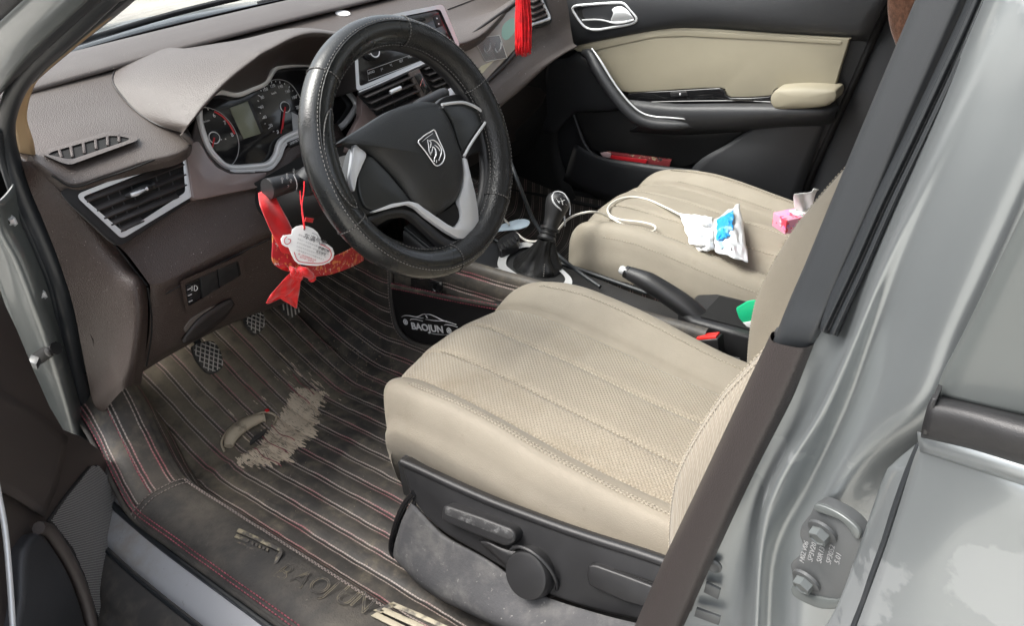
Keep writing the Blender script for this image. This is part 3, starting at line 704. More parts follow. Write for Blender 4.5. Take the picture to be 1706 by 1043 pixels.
for u, v, u2, v2 in [(334, 180, 335, 184), (346, 180, 347, 183), (430, 158, 433, 160), (429, 167, 431, 168), (430, 178, 433, 178), (433, 188, 434, 188), (437, 197, 439, 196), (441, 206, 442, 205), (447, 214, 449, 212), (455, 219, 456, 218), (462, 222, 463, 221), (434, 150, 435, 151), (440, 145, 441, 147), (445, 139, 446, 141), (452, 135, 452, 138), (459, 134, 459, 136), (466, 135, 466, 138), (474, 138, 474, 140), (482, 143, 481, 146), (488, 150, 487, 151), (495, 157, 493, 159), (500, 166, 499, 167), (375, 231, 376, 231), (368, 232, 369, 232)]:
    bm = bmesh.new(); tube_bm(bm, [CL(u, v, .0012), CL(u2 + .5, v2 + .3, .0012)], .0008, 4); ticks.append(bm)
bm = bmesh.new()
for t in ticks:
    me = bpy.data.meshes.new('t'); t.to_mesh(me); bm.from_mesh(me); bpy.data.meshes.remove(me); t.free()
tag(bm_obj('dial_tick', bm, M['white'], clu, False), kind='stuff')
panel('info_display', CL.many([(383, 179), (413, 168), (435, 222), (407, 231)], .003), CL.n * -.003, M['lcd'], clu, .0008)
panel('display_frame', CL.many([(413, 168), (417, 167), (439, 217), (435, 222)], .0028), CL.n * -.003, M['black_pl'], clu, .0005)
panel('glare_panel', CL.many([(486, 186), (501, 194), (502, 216), (489, 217)], .002), CL.n * -.002, M['grey_print'], clu, .0005)
# lower ledge with its push button
btp = Plane(CL(490, 245, .02), CL.n)
loft('cluster_ledge', [CL.many([(424, 287), (452, 284), (468, 265), (478, 246), (510, 227), (560, 205)], .016), CL.many([(425, 305), (455, 300), (480, 282), (500, 262), (525, 250), (575, 232)], .026)], M['dash_low'], dash, 4, 3, .003)
db = panel('trip_button', btp.many(rnd([(480, 236), (503, 227), (507, 233), (504, 237), (484, 245)], 2), .004), CL.n * -.006, M['black_pl'], dash, .001)
text('button_mark', 'DISP/SET', btp(484, 241, .0045), btp(503, 232) - btp(484, 241), V((0, .3, 1)), .0062, M['white'], db, .0001)

# satin brown surround between vent and dials
bw = Plane(Y(375, 290, .945), (.10, -1, .38))
panel('trim_panel', bw.many(rnd([(309, 240), (331, 234), (338, 244), (348, 262), (362, 278), (384, 289), (418, 289), (446, 286), (440, 300), (431, 312), (332, 332), (322, 330)], 5), .006), bw.n * -.03, M['brown_gloss'], dash, .004, 3)
loft('cluster_surround', [bw.many([(318, 236), (335, 252), (352, 278), (384, 294), (440, 292)], .002), CL.many([(326, 200), (336, 236), (352, 266), (380, 283), (424, 284)], .010), CL.many([(330, 183), (335, 210), (346, 243), (382, 280), (424, 280)], .004)], M['dash_low'], dash, 4, 4, .003)
tube('dash_lip', [Y(303, 222, .928), Y(312, 230, .925), Y(319, 237, .925)], .005, M['dash'], dash, 4, 8)

# left end cap, the grained ramp beside the vent
loft('end_cap', [[X(36, 270, -.068), Y(47, 268, .955), Y(58, 268, .955)], [X(50, 315, -.060), Y(80, 300, .953), Y(110, 318, .948)], [X(75, 375, -.056), Y(112, 345, .945), Y(140, 350, .946)], [X(100, 440, -.055), Y(152, 400, .94), Y(186, 404, .94)], [X(122, 510, -.055), Y(190, 452, .915), Y(222, 448, .925)], [X(136, 580, -.055), Y(216, 484, .885), Y(243, 474, .905)],
     [X(148, 640, -.055), Y(222, 540, .885), Y(246, 540, .90)], [X(156, 672, -.055), Y(212, 615, .905), Y(240, 606, .915)], [X(170, 690, -.04), Y(205, 650, .94), Y(235, 640, .95)]], M['dash_low'], dash, 6, 5)
loft('end_notch', [[Y(57, 268, .955), Y(84, 287, .945), Y(122, 308, .935)], [Y(72, 298, .962), Y(92, 306, .955), Y(118, 318, .945)]], M['dash_dark'], dash, 4, 2)

# left air vent
av = thing_part = panel('air_vent', VF.many(rnd([(100, 318), (128, 309), (228, 272), (309, 242), (322, 254), (326, 322), (318, 334), (212, 404), (198, 410), (182, 402), (112, 336)], 7), .006), VF.n * -.002, M['black_pl'], dash, .001)
# housing ring: black surround, chrome ring, dark tunnel
av_o = rnd([(100, 318), (309, 242), (324, 262), (326, 322), (200, 410), (108, 330)], 10, 6)
av_m = rnd([(131, 322), (304, 253), (315, 260), (322, 326), (203, 398), (130, 330)], 8, 6)
av_i = rnd([(141, 326), (301, 263), (305, 268), (309, 320), (206, 387), (139, 330)], 6, 6)
ring('vent_surround', av_o, av_m, VF, .010, .0, M['black_pl'], av)
ring('chrome_ring', av_m, av_i, VF, .013, .0, M['chrome_b'], av)
panel('vent_recess', VF.many(av_i, .0065), VF.n * -.0003, M['void'], av, 0)
for (a, b) in [((140, 332), (303, 270)), ((157, 347), (306, 287)), ((169, 360), (307, 304)), ((181, 371), (294, 324)), ((197, 382), (236, 364))]:
    p, q = VF(*a, .008), VF(*b, .008)
    box('vane', (p + q) / 2, (p - q) / 2, V((0, .007, .0035)), V((0, -.0004, .0013)), M['dash_dark'], av, .0005, 1)
for (a, b) in [((176, 318), (200, 378)), ((196, 311), (216, 365)), ((216, 303), (233, 355)), ((258, 287), (270, 335)), ((280, 279), (292, 318))]:
    p, q = VF(*a, .0068), VF(*b, .0068)
    tube('cross_vane', [p, q], .0011, M['black_pl'], av, 1, 5)
tb = tube('vane_tab', [VF(208, 326, .011), VF(222, 322, .017), VF(240, 314, .017), VF(255, 308, .011)], [.003, .0065, .0065, .003], M['black_pl'], av, 4, 8)
tube('tab_tip', [VF(218, 325, .022), VF(228, 322, .024), VF(244, 314, .020)], [.0035, .004, .002], M['chrome_b'], tb, 4, 8)

# knee panel: grained slope, crease, switch face, lower edge
knee = [[Y(190, 404, .938), Y(225, 392, .938), Y(325, 332, .94), Y(431, 313, .94), Y(470, 300, .95)],
        [Y(212, 424, .925), Y(250, 418, .922), Y(345, 366, .925), Y(442, 334, .925), Y(474, 322, .935)],
        [Y(243, 465, .895), Y(268, 464, .892), Y(368, 412, .893), Y(456, 370, .897), Y(480, 356, .91)],
        [Y(250, 478, .893), Y(276, 474, .888), Y(372, 424, .889), Y(460, 382, .893), Y(482, 366, .907)],
        [Y(250, 500, .898), Y(278, 492, .894), Y(374, 440, .895), Y(461, 398, .9), Y(484, 384, .912)],
        [Y(248, 560, .915), Y(282, 545, .91), Y(372, 492, .912), Y(462, 455, .915), Y(490, 440, .925)],
        [Y(236, 610, .94), Y(290, 578, .935), Y(372, 534, .935), Y(455, 502, .94), Y(500, 490, .95)],
        [Y(225, 628, 1.0), Y(290, 588, 1.0), Y(372, 545, 1.0), Y(455, 512, 1.0), Y(505, 497, 1.0)]]
loft('knee_panel', knee, M['dash_low'], dash, 6, 5)
KP = Plane(knee[5][2], (knee[5][3] - knee[5][1]).cross(knee[6][2] - knee[4][2]))
if KP.n.y > 0: KP.n = -KP.n
swp = ring('switch_bezel', rnd([(300, 468), (404, 424), (410, 462), (310, 520)], 5), rnd([(308, 473), (397, 434), (402, 458), (314, 511)], 4), KP, .010, .0, M['dash_low'], dash)
panel('switch_recess', KP.many(rnd([(306, 472), (399, 432), (404, 460), (312, 514)], 4), .006), KP.n * -.002, M['black_matte'], swp, 0)
for q in ([(334, 463), (361, 450), (365, 482), (338, 497)], [(363, 449), (394, 436), (398, 460), (367, 480)]):
    panel('switch_blank', KP.many(rnd(q, 2), .010), KP.n * -.004, M['black_pl'], swp, .001)
thw = panel('headlamp_dial', KP.many(rnd([(310, 474), (332, 464), (336, 498), (314, 510)], 2), .009), KP.n * -.003, M['black_gloss'], swp, .001)
for k in range(6):
    a = KP(311.5 + k * .6, 478 + k * 5, .0105); b = KP(317.5 + k * .6, 475 + k * 5, .0105)
    tube('dial_tooth', [a, b], .0011, M['grey_print'] if k % 2 else M['black_pl'], thw, 1, 5)
ic = [KP(325 + 4 * math.cos(q), 480 + 4.5 * math.sin(q), .0095) for q in [i * math.pi / 5 for i in range(-3, 4)]]
tube('lamp_icon', ic + [ic[0]], .0006, M['white'], thw, 1, 4)
for k in range(3):
    tube('lamp_icon', [KP(321.5, 477 + k * 3, .0095), KP(318.5, 478 + k * 3, .0095)], .0006, M['white'], thw, 1, 4)
# storage scoop and its light floor
loft('storage_lip', [KP.many([(302, 565), (330, 530), (368, 504), (384, 498)], .004), KP.many([(304, 572), (334, 560), (372, 530), (390, 505)], .008)], M['dash_dark'], dash, 4, 3, .004)
M['scoop'] = mat('dusty_brown_scoop', (.11, .095, .085), .6, dirt=[((.17, .15, .13), 14, .45, .75)])
panel('storage_scoop', KP.many(rnd([(306, 548), (320, 530), (352, 512), (380, 506), (376, 516), (350, 534), (310, 556)], 5), .004), KP.n * -.003, M['scoop'], dash, .001)
tube('panel_seam', [Y(246, 480, .888), Y(252, 520, .893), Y(252, 560, .900), Y(244, 610, .925)], .0016, M['void'], dash, 4, 6)
tube('knee_seam', [Y(276, 490, .884), Y(372, 436, .886), Y(462, 392, .890)], .0013, M['void'], dash, 4, 6)

# ---- centre stack: radio
ho = rnd([(588, 38), (668, 20), (738, 6), (767, 77), (713, 103), (594, 152)], 7)
hi = rnd([(594, 46), (668, 27), (733, 14), (760, 75), (709, 98), (599, 144)], 6)
hu = panel('head_unit', HU.many(hi, .004), HU.n * -.03, M['black_gloss'], dash, .001)
ring('chrome_frame', ho, hi, HU, .008, .0, M['chrome'], hu)
panel('radio_body', HU.many(ho, .0), HU.n * -.10, M['dash_dark'], hu, .003)
kn = lathe('volume_knob', HU(616, 88, .004), HU.n, [(0, .015), (.016, .014), (.018, .012), (.0182, .0095)], M['black_pl'], hu, 28)
lathe('knob_ring', HU(616, 88, .004) + HU.n * .0175, HU.n, [(0, .0118), (.0012, .0118), (.0013, .0098), (.0004, .0096)], M['chrome_b'], kn, 28)
text('knob_mark', 'O', HU(616, 88, .0225) + V((-.003, 0, -.003)), V((1, 0, 0)), V((0, .3, 1)), .008, M['white'], kn, .0001)
bt = [HU(612, 117, .0045), HU(704, 84, .0045), HU(712, 97, .0045), HU(614, 134, .0045)]
tube('button_outline', bt, .0005, M['grey_print'], hu, 1, 4, True)
for s, u, v in [('BAND', 613, 124), ('|<', 635, 117), ('>|', 650, 110), ('SET', 666, 104), ('MEDIA', 680, 97)]:
    text('button_label', s, HU(u, v, .0045), HU(u + 30, v - 11) - HU(u, v), V((0, .3, 1)), .0068, M['grey_print'], hu, .0001)
for s, u, v in [('AM/FM', 650, 79)]:
    text('button_label', s, HU(u, v, .0045), HU(u + 30, v - 11) - HU(u, v), V((0, .3, 1)), .006, M['grey_print'], hu, .0001)
kb = panel('radio_key', HU.many(rnd([(722, 26), (732, 22), (738, 42), (728, 46)], 2), .006), HU.n * -.004, M['black_pl'], hu, .001)
for u, v in ((728, 30), (731, 39)): lathe('key_mark', HU(u, v, .0062), HU.n, [(0, .0018), (.0003, .0015)], M['white'], kb, 10)
panel('card_slot', HU.many([(694, 34), (708, 29), (710, 33), (696, 38)], .0045), HU.n * -.001, M['void'], hu, 0)
# centre vents and hazard switch
CVp = Plane(HU(680, 150, .006), (-.12, -1, .34))
cv = panel('centre_vent', CVp.many(rnd([(597, 158), (716, 106), (766, 84), (790, 120), (760, 165), (650, 215)], 4), .0), CVp.n * -.004, M['void'], dash, 0)
tube('vent_edge', CVp.many([(597, 156), (640, 138), (715, 105), (764, 82)], .006), .0038, M['black_pl'], cv, 4, 8)
tube('vent_edge', CVp.many([(598, 153), (640, 135), (714, 102)], .0085), .0016, M['chrome'], cv, 4, 6)
for a, b in [((606, 161), (684, 126)), ((614, 171), (690, 137)), ((622, 182), (696, 149)), ((632, 194), (702, 161)), ((640, 205), (708, 173)), ((706, 114), (740, 100)), ((711, 124), (744, 110)), ((717, 134), (748, 121)), ((722, 144), (752, 131)), ((727, 155), (756, 142))]:
    p, q = CVp(*a, .006), CVp(*b, .006)
    box('vane', (p + q) / 2, (p - q) / 2, V((0, .008, .001)), V((0, -.0002, .0012)), M['dash_dark'], cv, .0004, 1)
for a, b in [((628, 148), (642, 200)), ((648, 140), (662, 190)), ((668, 131), (684, 180)), ((722, 110), (742, 150))]:
    tube('cross_vane', [CVp(*a, .003), CVp(*b, .003)], .001, M['black_pl'], cv, 1, 5)
tube('vane_tab', [CVp(650, 154, .012), CVp(658, 150, .014), CVp(667, 146, .012)], .0045, M['chrome_b'], cv, 3, 8)
hz = panel('hazard_housing', CVp.many(rnd([(681, 121), (698, 113), (722, 156), (705, 165)], 2), .012), CVp.n * -.012, M['dash'], cv, .001)
hb = panel('hazard_switch', CVp.many(rnd([(691, 125), (701, 121), (719, 151), (709, 157)], 2), .015), CVp.n * -.006, M['black_gloss'], cv, .001)
tri = CVp.many([(704, 131), (708, 142), (700, 143)], .0155)
tube('warning_triangle', tri, .0007, mat('dull_red_print', (.25, .04, .03), .4), hb, 1, 5, True)
panel('vent_corner', CVp.many(rnd([(741, 151), (757, 143), (762, 152), (760, 160), (746, 168)], 2), .014), CVp.n * -.01, M['chrome'], cv, .001)
# satin brown wedge between dials and centre vents
wg = Plane(V((.60, .90, .63)), (-.05, -1, .5))
panel('trim_wedge', wg.many(rnd([(602, 153), (610, 150), (700, 216), (640, 250), (580, 250), (584, 222), (602, 190)], 4), .004), wg.n * -.02, M['brown_gloss'], dash, .003)
# lower centre stack, mostly behind the wheel
loft('centre_stack', [[(.58, .905, .64), (.72, .885, .64), (.86, .905, .64)], [(.60, .90, .52), (.72, .88, .52), (.86, .90, .52)], [(.62, .86, .40), (.72, .84, .40), (.84, .86, .40)], [(.63, .80, .33), (.72, .78, .33), (.82, .80, .33)]], M['black_pl'], dash, 4, 4)
# knee side below the column
loft('column_cover', [[(.30, .93, .58), (.45, .92, .60), (.60, .92, .60)], [(.32, .92, .46), (.45, .90, .45), (.60, .91, .46)], [(.34, .95, .36), (.45, .94, .35), (.60, .95, .36)]], M['black_matte'], dash, 4, 4)

# ---- passenger side: trim strip, lower panel, right vent
RFm = lambda pts, off=0: RF.many(pts, off)
loft('passenger_panel', [RFm([(752, 88), (800, 50), (852, 10), (890, -20), (930, -50)], -.004), RFm([(790, 120), (830, 90), (870, 60), (905, 30), (945, 5)], .004), RFm([(806, 142), (840, 115), (880, 85), (918, 62), (950, 40)], .004), RFm([(818, 162), (856, 132), (895, 104), (930, 84), (955, 70)], .016), RFm([(828, 180), (866, 150), (905, 114), (935, 92), (958, 80)], .010), [V((.86, 1.0, .55)), V((1.0, 1.0, .55)), V((1.15, 1.02, .55)), V((1.3, 1.04, .55)), V((1.38, 1.05, .55))]], M['dash'], dash, 6, 5)
M['film'] = mat('glossy_grey_brown_trim', (.36, .33, .30), .18, coat=.6, dirt=[((.36, .34, .30), 5, .5, .6)])
panel('passenger_trim', RFm(rnd([(762, 80), (800, 51), (856, 12), (892, -18), (905, 10), (880, 56), (858, 82), (806, 137), (782, 118)], 4), .010), RF.n * -.012, M['film'], dash, .002)
tube('trim_shadow_gap', RFm([(756, 80), (800, 46), (857, 5), (890, -20)], .013), .004, M['dash_dark'], dash, 4, 8)
tube('lower_shadow_gap', RFm([(806, 140), (834, 114), (858, 88), (880, 58), (896, 30)], .007), .0055, M['dash_dark'], dash, 4, 8)
pv = panel('passenger_vent', RFm(rnd([(880, -20), (905, -20), (921, 33), (916, 40), (886, 48), (878, 40)], 4), .012), RF.n * -.02, M['black_pl'], dash, .003)
tube('chrome_ring', RFm([(894, -20), (905, 6), (915, 28), (908, 33), (886, 40)], .015), .0042, M['chrome_b'], pv, 4, 8)
for k in range(4):
    a, b = RF(884, 2 + k * 10, .016), RF(900 + k * 2.5, -6 + k * 9.5, .016)
    box('vane', (a + b) / 2, (a - b) / 2, V((0, .008, .002)), V((0, 0, .0013)), M['dash_low'], pv, .0004, 1)
# glovebox lid under it
loft('glovebox_lid', [[(.86, .99, .56), (1.1, 1.0, .56), (1.37, 1.03, .56)], [(.87, .96, .46), (1.1, .97, .46), (1.37, 1.0, .46)], [(.88, 1.0, .36), (1.1, 1.01, .36), (1.37, 1.03, .36)]], M['dash_dark'], dash, 4, 4)

# clear plastic hook plate stuck to the trim strip
clr = bpy.data.materials.new('clear_plastic'); clr.use_nodes = True
N_, L_ = nodes(clr); bb = N_['Principled BSDF']; N_.remove(bb)
t_ = N_.new('ShaderNodeBsdfTransparent'); t_.inputs[0].default_value = (.88, .88, .87, 1)
g_ = N_.new('ShaderNodeBsdfPrincipled'); g_.inputs['Base Color'].default_value = (.7, .7, .7, 1); g_.inputs['Roughness'].default_value = .12
f_ = N_.new('ShaderNodeFresnel'); f_.inputs[0].default_value = 1.5
a_ = N_.new('ShaderNodeMath'); a_.operation = 'ADD'; a_.inputs[1].default_value = .16; L_.new(f_.outputs[0], a_.inputs[0])
m_ = N_.new('ShaderNodeMixShader'); L_.new(a_.outputs[0], m_.inputs[0]); L_.new(t_.outputs[0], m_.inputs[1]); L_.new(g_.outputs[0], m_.inputs[2])
L_.new(m_.outputs[0], N_['Material Output'].inputs['Surface'])
hk = thing('hook_plate', 'clear plastic square with two small hooks stuck on the passenger trim strip', 'adhesive hook', tuple(RF(818, 80, .012)))
panel('plate', RF.many(rnd([(789, 64), (832, 58), (845, 96), (809, 102)], 2), .013), RF.n * -.0015, clr, hk, .0006)
tube('plate_edge', RF.many([(789, 64), (832, 58), (845, 96), (809, 102)], .0135), .0006, M['white_card'], hk, 1, 5, True)
for u, v in ((811, 79), (829, 78)):
    tube('hook', [RF(u - 4, v - 6, .014), RF(u - 3, v + 5, .018), RF(u + 1, v + 8, .026), RF(u + 5, v + 2, .028), RF(u + 6, v - 8, .024)], .0018, clr, hk, 4, 6)
    lathe('hook_highlight', RF(u - 3, v, .014), RF.n, [(0, .004), (.001, .0035)], clr, hk, 12)
ms = thing('green_sticker', 'round pale green film sticker on the trim strip behind the red tassel', 'sticker', tuple(RF(848, 46, .0105)))
M['pale_green'] = mat('pale_green_film', (.30, .48, .40), .25)
panel('film_disc', RF.many(cr2([(836, 58), (838, 42), (848, 32), (858, 30), (858, 50), (850, 62), (842, 66)], 3), .0107), RF.n * -.0004, M['pale_green'], ms, 0)
yl = thing('yellow_sticker', 'small pale yellow film patch at the lower end of the trim strip', 'sticker', tuple(RF(808, 116, .0105)))
panel('film_patch', RF.many([(795, 118), (802, 109), (824, 100), (812, 112), (800, 126)], .0107), RF.n * -.0004, mat('pale_yellow_film', (.55, .52, .36), .3), yl, 0)

tube('pad_shut_line', [Y(86, 292, .936), Y(122, 311, .926), Y(172, 297, .926), Y(232, 276, .926), Y(318, 241, .926)], .0016, M['void'], dash, 6, 6)
tube('hood_crease', [p + V((0, -.001, .001)) for p in bp[:9]], .0014, M['dash_dark'], dash, 6, 6)
tube('side_seam', [Y(116, 326, .942), Y(152, 366, .938), Y(196, 414, .928), Y(226, 452, .915), Y(246, 476, .899)], .0015, M['void'], dash, 6, 6)
# ================================================================== steering wheel
WC = V((.34413, .53762, .69153)); wt = R(21.05)
WN = V((0, -math.cos(wt), math.sin(wt)))      # towards the driver
WA = V((1, 0, 0)); WB = V((0, math.sin(wt), math.cos(wt)))
WP = Plane(WC, WN)
sw = thing('steering_wheel', 'black steering wheel in a stitched leather cover with silver spokes', 'steering wheel', tuple(WC))
RR = .1832
def wpt(a, r=RR, off=0.0): return WC + (WA * math.cos(a) + WB * math.sin(a)) * r + WN * off
def rim_part(name, a0, a1, m, r0=.0228, bulge=None, parent=sw, n=None):
    n = n or max(8, int(abs(a1 - a0) / R(2.5)))
    seg = 18; vs = []
    for i in range(n + 1):
        a = a0 + (a1 - a0) * i / n
        er = r0 + (bulge(i / n) if bulge else 0)
        rad = (WA * math.cos(a) + WB * math.sin(a))
        c = WC + rad * RR
        for k in range(seg):
            q = 2 * math.pi * k / seg
            wob = 1 + .02 * math.sin(a * 37 + k) * (m is M['wheel_leather_r'])
            vs.append(c + rad * math.cos(q) * er * .98 * wob + WN * math.sin(q) * er * 1.06 * wob)
    fs = [(i * seg + k, i * seg + (k + 1) % seg, (i + 1) * seg + (k + 1) % seg, (i + 1) * seg + k) for i in range(n) for k in range(seg)]
    return obj(name, vs, fs, m, parent, True, 70)
def ang(u, v):
    p = WP(u, v) - WC; return math.atan2(p.dot(WB), p.dot(WA))
# the cover is sewn from smooth and perforated lengths; joints where the photograph has them
J = sorted([ang(*p) % (2 * math.pi) for p in [(668, 55), (535, 128), (585, 372), (760, 450), (822, 330), (790, 140)]])
mats_ = []
for i in range(len(J)):
    a0, a1 = J[i], J[(i + 1) % len(J)]
    if a1 < a0: a1 += 2 * math.pi
    am = (a0 + a1) / 2
    q = WC + (WA * math.cos(am) + WB * math.sin(am)) * RR
    smooth_l = True
    d = q - CC; uu = 853 + FP * d.dot(CR) / d.dot(CF)
    if uu > 700: smooth_l = False
    rim_part('rim_cover', a0, a1, M['wheel_leather'] if smooth_l else M['wheel_leather_r'], .0232 if smooth_l else .0226)
for a in J:
    # a seam ring at each joint with a raised, stitched welt
    rad = WA * math.cos(a) + WB * math.sin(a)
    c = WC + rad * RR
    ringp = [c + rad * math.cos(q) * .0231 + WN * math.sin(q) * .0249 for q in [2 * math.pi * k / 20 for k in range(20)]]
    tube('seam_welt', ringp, .0011, M['wheel_leather_r'], sw, 1, 6, True)
    stitches('seam_stitching', ringp, M['thread_grey'], sw, WN, .003, .0016, .0006)
    for da in (.09, -.09):
        pass
# stitched seams running round the rim, front and inner side
def rim_line(q, a0, a1, r=.0234, n=90):
    return [WC + (WA * math.cos(a) + WB * math.sin(a)) * (RR + math.cos(q) * r) + WN * math.sin(q) * r * 1.07 for a in [a0 + (a1 - a0) * i / n for i in range(n + 1)]]
stitches('rim_stitching', rim_line(R(172), 0, 2 * math.pi, .0236, 120), M['thread_grey'], sw, WN, .0036, .0026, .00042)
stitches('rim_stitching', rim_line(R(62), 0, 2 * math.pi, .0238, 120), M['thread_grey'], sw, WN, .0036, .0026, .00042)
tube('cover_seam', rim_line(R(70), 0, 2 * math.pi, .0236, 60)[:-1], .0009, M['wheel_leather_r'], sw, 1, 5, True)
# thumb pads of the cover at ten and two o'clock: raised leather tongues with outline stitching
def thumb(pts):
    a = [ang(u, v) for u, v in pts]
    return a
for sgn, (aa, ab) in enumerate([(ang(530, 185), ang(585, 345))]):
    while ab < aa: ab += 2 * math.pi
    n = 22; seg = 9; vs = []; edge1 = []; edge2 = []
    for i in range(n + 1):
        t = i / n; a = aa + (ab - aa) * t
        wdt = R(78) * math.sin(math.pi * min(1, max(0, t))) ** .5 + R(2)
        qc = R(118) - R(10) * t
        rad = WA * math.cos(a) + WB * math.sin(a)
        for k in range(seg):
            q = qc + (k / (seg - 1) - .5) * wdt
            e = .0236 + .0035 * math.sin(math.pi * k / (seg - 1)) ** .6 * math.sin(math.pi * t) ** .5
            vs.append(WC + rad * (RR + math.cos(q) * e * .98) + WN * math.sin(q) * e * 1.06)
        edge1.append(vs[-seg] + WN * .0004); edge2.append(vs[-1] + WN * .0004)
    tp = obj('thumb_pad', vs, grid_faces(n + 1, seg), M['wheel_leather'], sw)
    stitches('pad_stitching', edge1 + edge2[::-1], M['thread_grey'], tp, WN, .004, .0022, .0006)
    tube('pad_piping', edge1 + edge2[::-1], .0012, M['wheel_leather_r'], tp, 1, 6)
# bare plastic behind the cover on the right, next to the spoke
def W(pts, off=0): return WP.many(pts, off)
# spokes: three arms from hub to rim
panel('spoke', W(cr2([(604, 240), (620, 300), (640, 330), (655, 345), (630, 352), (606, 360), (585, 350), (578, 320), (582, 280), (590, 250)], 3), -.002), WN * -.018, M['spoke'], sw, .005, 3)
panel('spoke', W(rnd([(600, 236), (700, 200), (740, 160), (790, 150), (818, 180), (838, 240), (832, 258), (806, 250), (780, 260), (776, 300), (790, 360), (812, 372), (806, 400), (772, 425), (740, 420), (735, 404), (680, 360), (640, 364), (600, 372), (580, 340), (584, 280)], 8), -.012), WN * -.012, M['black_pl'], sw, .004, 3)
# hub back shell
hubc = WP(690, 268)
lathe('hub_shell', hubc - WN * .07, WN, [(0, .05), (.02, .062), (.05, .066), (.062, .058)], M['black_pl'], sw, 32)
# rim inner flank: dark carrier ring showing inside the cover
bm = bmesh.new(); tube_bm(bm, [wpt(2 * math.pi * i / 72, RR - .013, -.014) for i in range(72)], .0135, 10, True)
bm_obj('rim_carrier', bm, M['black_pl'], sw)
# airbag cushion: domed cover
ab_o = cr2([(570, 236), (605, 213), (651, 184), (686, 172), (718, 170), (735, 178), (751, 206), (760, 232), (769, 261), (772, 287), (769, 309), (761, 331), (744, 347), (728, 358), (712, 354), (689, 335), (667, 304), (643, 278), (615, 254), (588, 240)], 3)
def dome(name, outline, pl, off, h, m, parent, rings=7, skirt=.012, power=.5):
    """cushion over an outline: rings shrink to the centre while rising by h"""
    P = pl.many(outline, off); c = sum(P, V()) / len(P); n = len(P)
    vs = [p - pl.n * skirt for p in P]; vs += P
    for k in range(1, rings + 1):
        t = k / (rings + 1)
        vs += [p.lerp(c, t) + pl.n * h * (1 - (1 - t) ** 2) ** power for p in P]
    vs.append(c + pl.n * h)
    fs = grid_faces(rings + 2, n, True)
    b0 = (rings + 1) * n
    fs += [(b0 + k, b0 + (k + 1) % n, len(vs) - 1) for k in range(n)]
    return obj(name, vs, fs, m, parent, True, 60)
abg = dome('airbag_cover', ab_o, WP, .004, .022, M['airbag'], sw, 8, .02, .62)
# leather-grained wing at the cover's left, and hub top edge line
panel('switch_blank', W(cr2([(614, 258), (640, 280), (664, 308), (684, 334), (676, 338), (652, 341), (622, 350), (606, 340), (598, 312), (600, 284)], 3), .004), WN * -.012, M['black_gloss'] if False else M['spoke'], sw, .003, 3)
panel('switch_blank', W(rnd([(738, 176), (776, 174), (800, 186), (806, 200), (796, 216), (772, 252), (766, 240), (756, 204)], 5), .003), WN * -.012, M['spoke'], sw, .004, 3)
# silver trim
M['wheel_silver'] = mat('wheel_silver_trim', (.72, .73, .74), .3, .3)
panel('silver_trim', W(cr2([(591, 241), (600, 246), (611, 257), (604, 276), (596, 296), (591, 318), (586, 308), (584, 292), (587, 268)], 3), .007), WN * -.008, M['wheel_silver'], sw, .002)
panel('silver_trim', W(rnd([(771, 262), (778, 264), (784, 290), (792, 322), (797, 352), (798, 372), (790, 386), (778, 398), (764, 397), (742, 384), (712, 362), (694, 346), (681, 340), (656, 345), (624, 354), (620, 352), (654, 339), (682, 335), (698, 339), (720, 356), (746, 374), (758, 380), (768, 366), (769, 352), (765, 334), (772, 310), (774, 288)], 3), .006), WN * -.009, M['wheel_silver'], sw, .0016)
tube('silver_edge', W([(736, 174), (756, 171), (775, 171), (796, 180), (808, 192), (809, 202), (798, 219), (784, 240), (773, 260)], .007), .0026, M['wheel_silver'], sw, 4, 8)
# gap under the hub, lower arms
panel('hub_gap', W(cr2([(724, 362), (744, 350), (758, 340), (764, 352), (764, 366), (754, 378), (738, 372)], 3), .0015), WN * -.004, M['void'], sw, 0)
loft('spoke_arm', [W([(612, 362), (650, 350), (684, 352), (712, 372), (745, 398), (775, 404)], .002), W([(618, 368), (650, 356), (680, 358), (706, 380), (736, 406), (765, 420)], .004), W([(628, 376), (652, 364), (676, 364), (700, 386), (728, 412), (752, 428)], -.006)], M['black_pl'], sw, 5, 4)
stitches('arm_stitching', W([(752, 412), (742, 420), (734, 430)], .012), M['thread_grey'], sw, WN, .003, .002, .0006)
# emblem: shield with a horse head in relief
EM = Plane(abg.matrix_world.translation if False else WC + WN * .0275, WN)
M['emblem_back'] = mat('emblem_dark', (.02, .02, .021), .3)
sh = [(697, 236.5), (702, 230), (709, 224), (717, 219.5), (724, 216.5), (730, 230), (736.5, 244), (740.5, 255.6), (740, 265), (734.5, 273.5), (726, 275.5), (718.5, 266), (708, 251)]
em = panel('emblem', EM.many(cr2(sh, 2), .0), WN * -.006, M['emblem_back'], sw, .0008)
tube('emblem_rim', EM.many(sh, .0006), .0011, M['chrome_b'], em, 3, 6, True)
for k, (ln, r) in enumerate([([(703, 236), (711, 229), (721, 222)], .0006), ([(712, 232), (714, 242), (715.5, 253), (719, 253.5), (721.5, 244)], .0011), ([(715.5, 234), (722, 233), (729, 238), (735, 247), (735, 256), (731, 267)], .0013), ([(724, 241), (730, 246), (733, 251)], .0010), ([(721.5, 244), (725, 248), (726.5, 257), (724, 263), (723.5, 269)], .0013), ([(716, 255), (718, 258)], .0007), ([(727.5, 266), (727, 271)], .0007), ([(713, 233), (718, 237), (717, 246)], .0008)]):
    tube('emblem_relief', EM.many(ln, .0004), [r * .5, r, r, r * .6], M['chrome_b'], em, 4, 6)
text('airbag_mark', 'AIRBAG', EM(735, 297, -.004), EM(743, 281) - EM(735, 297), EM(728, 290) - EM(735, 297), .005, M['airbag'] if False else mat('embossed_dark', (.04, .04, .04), .35), sw, .0003)

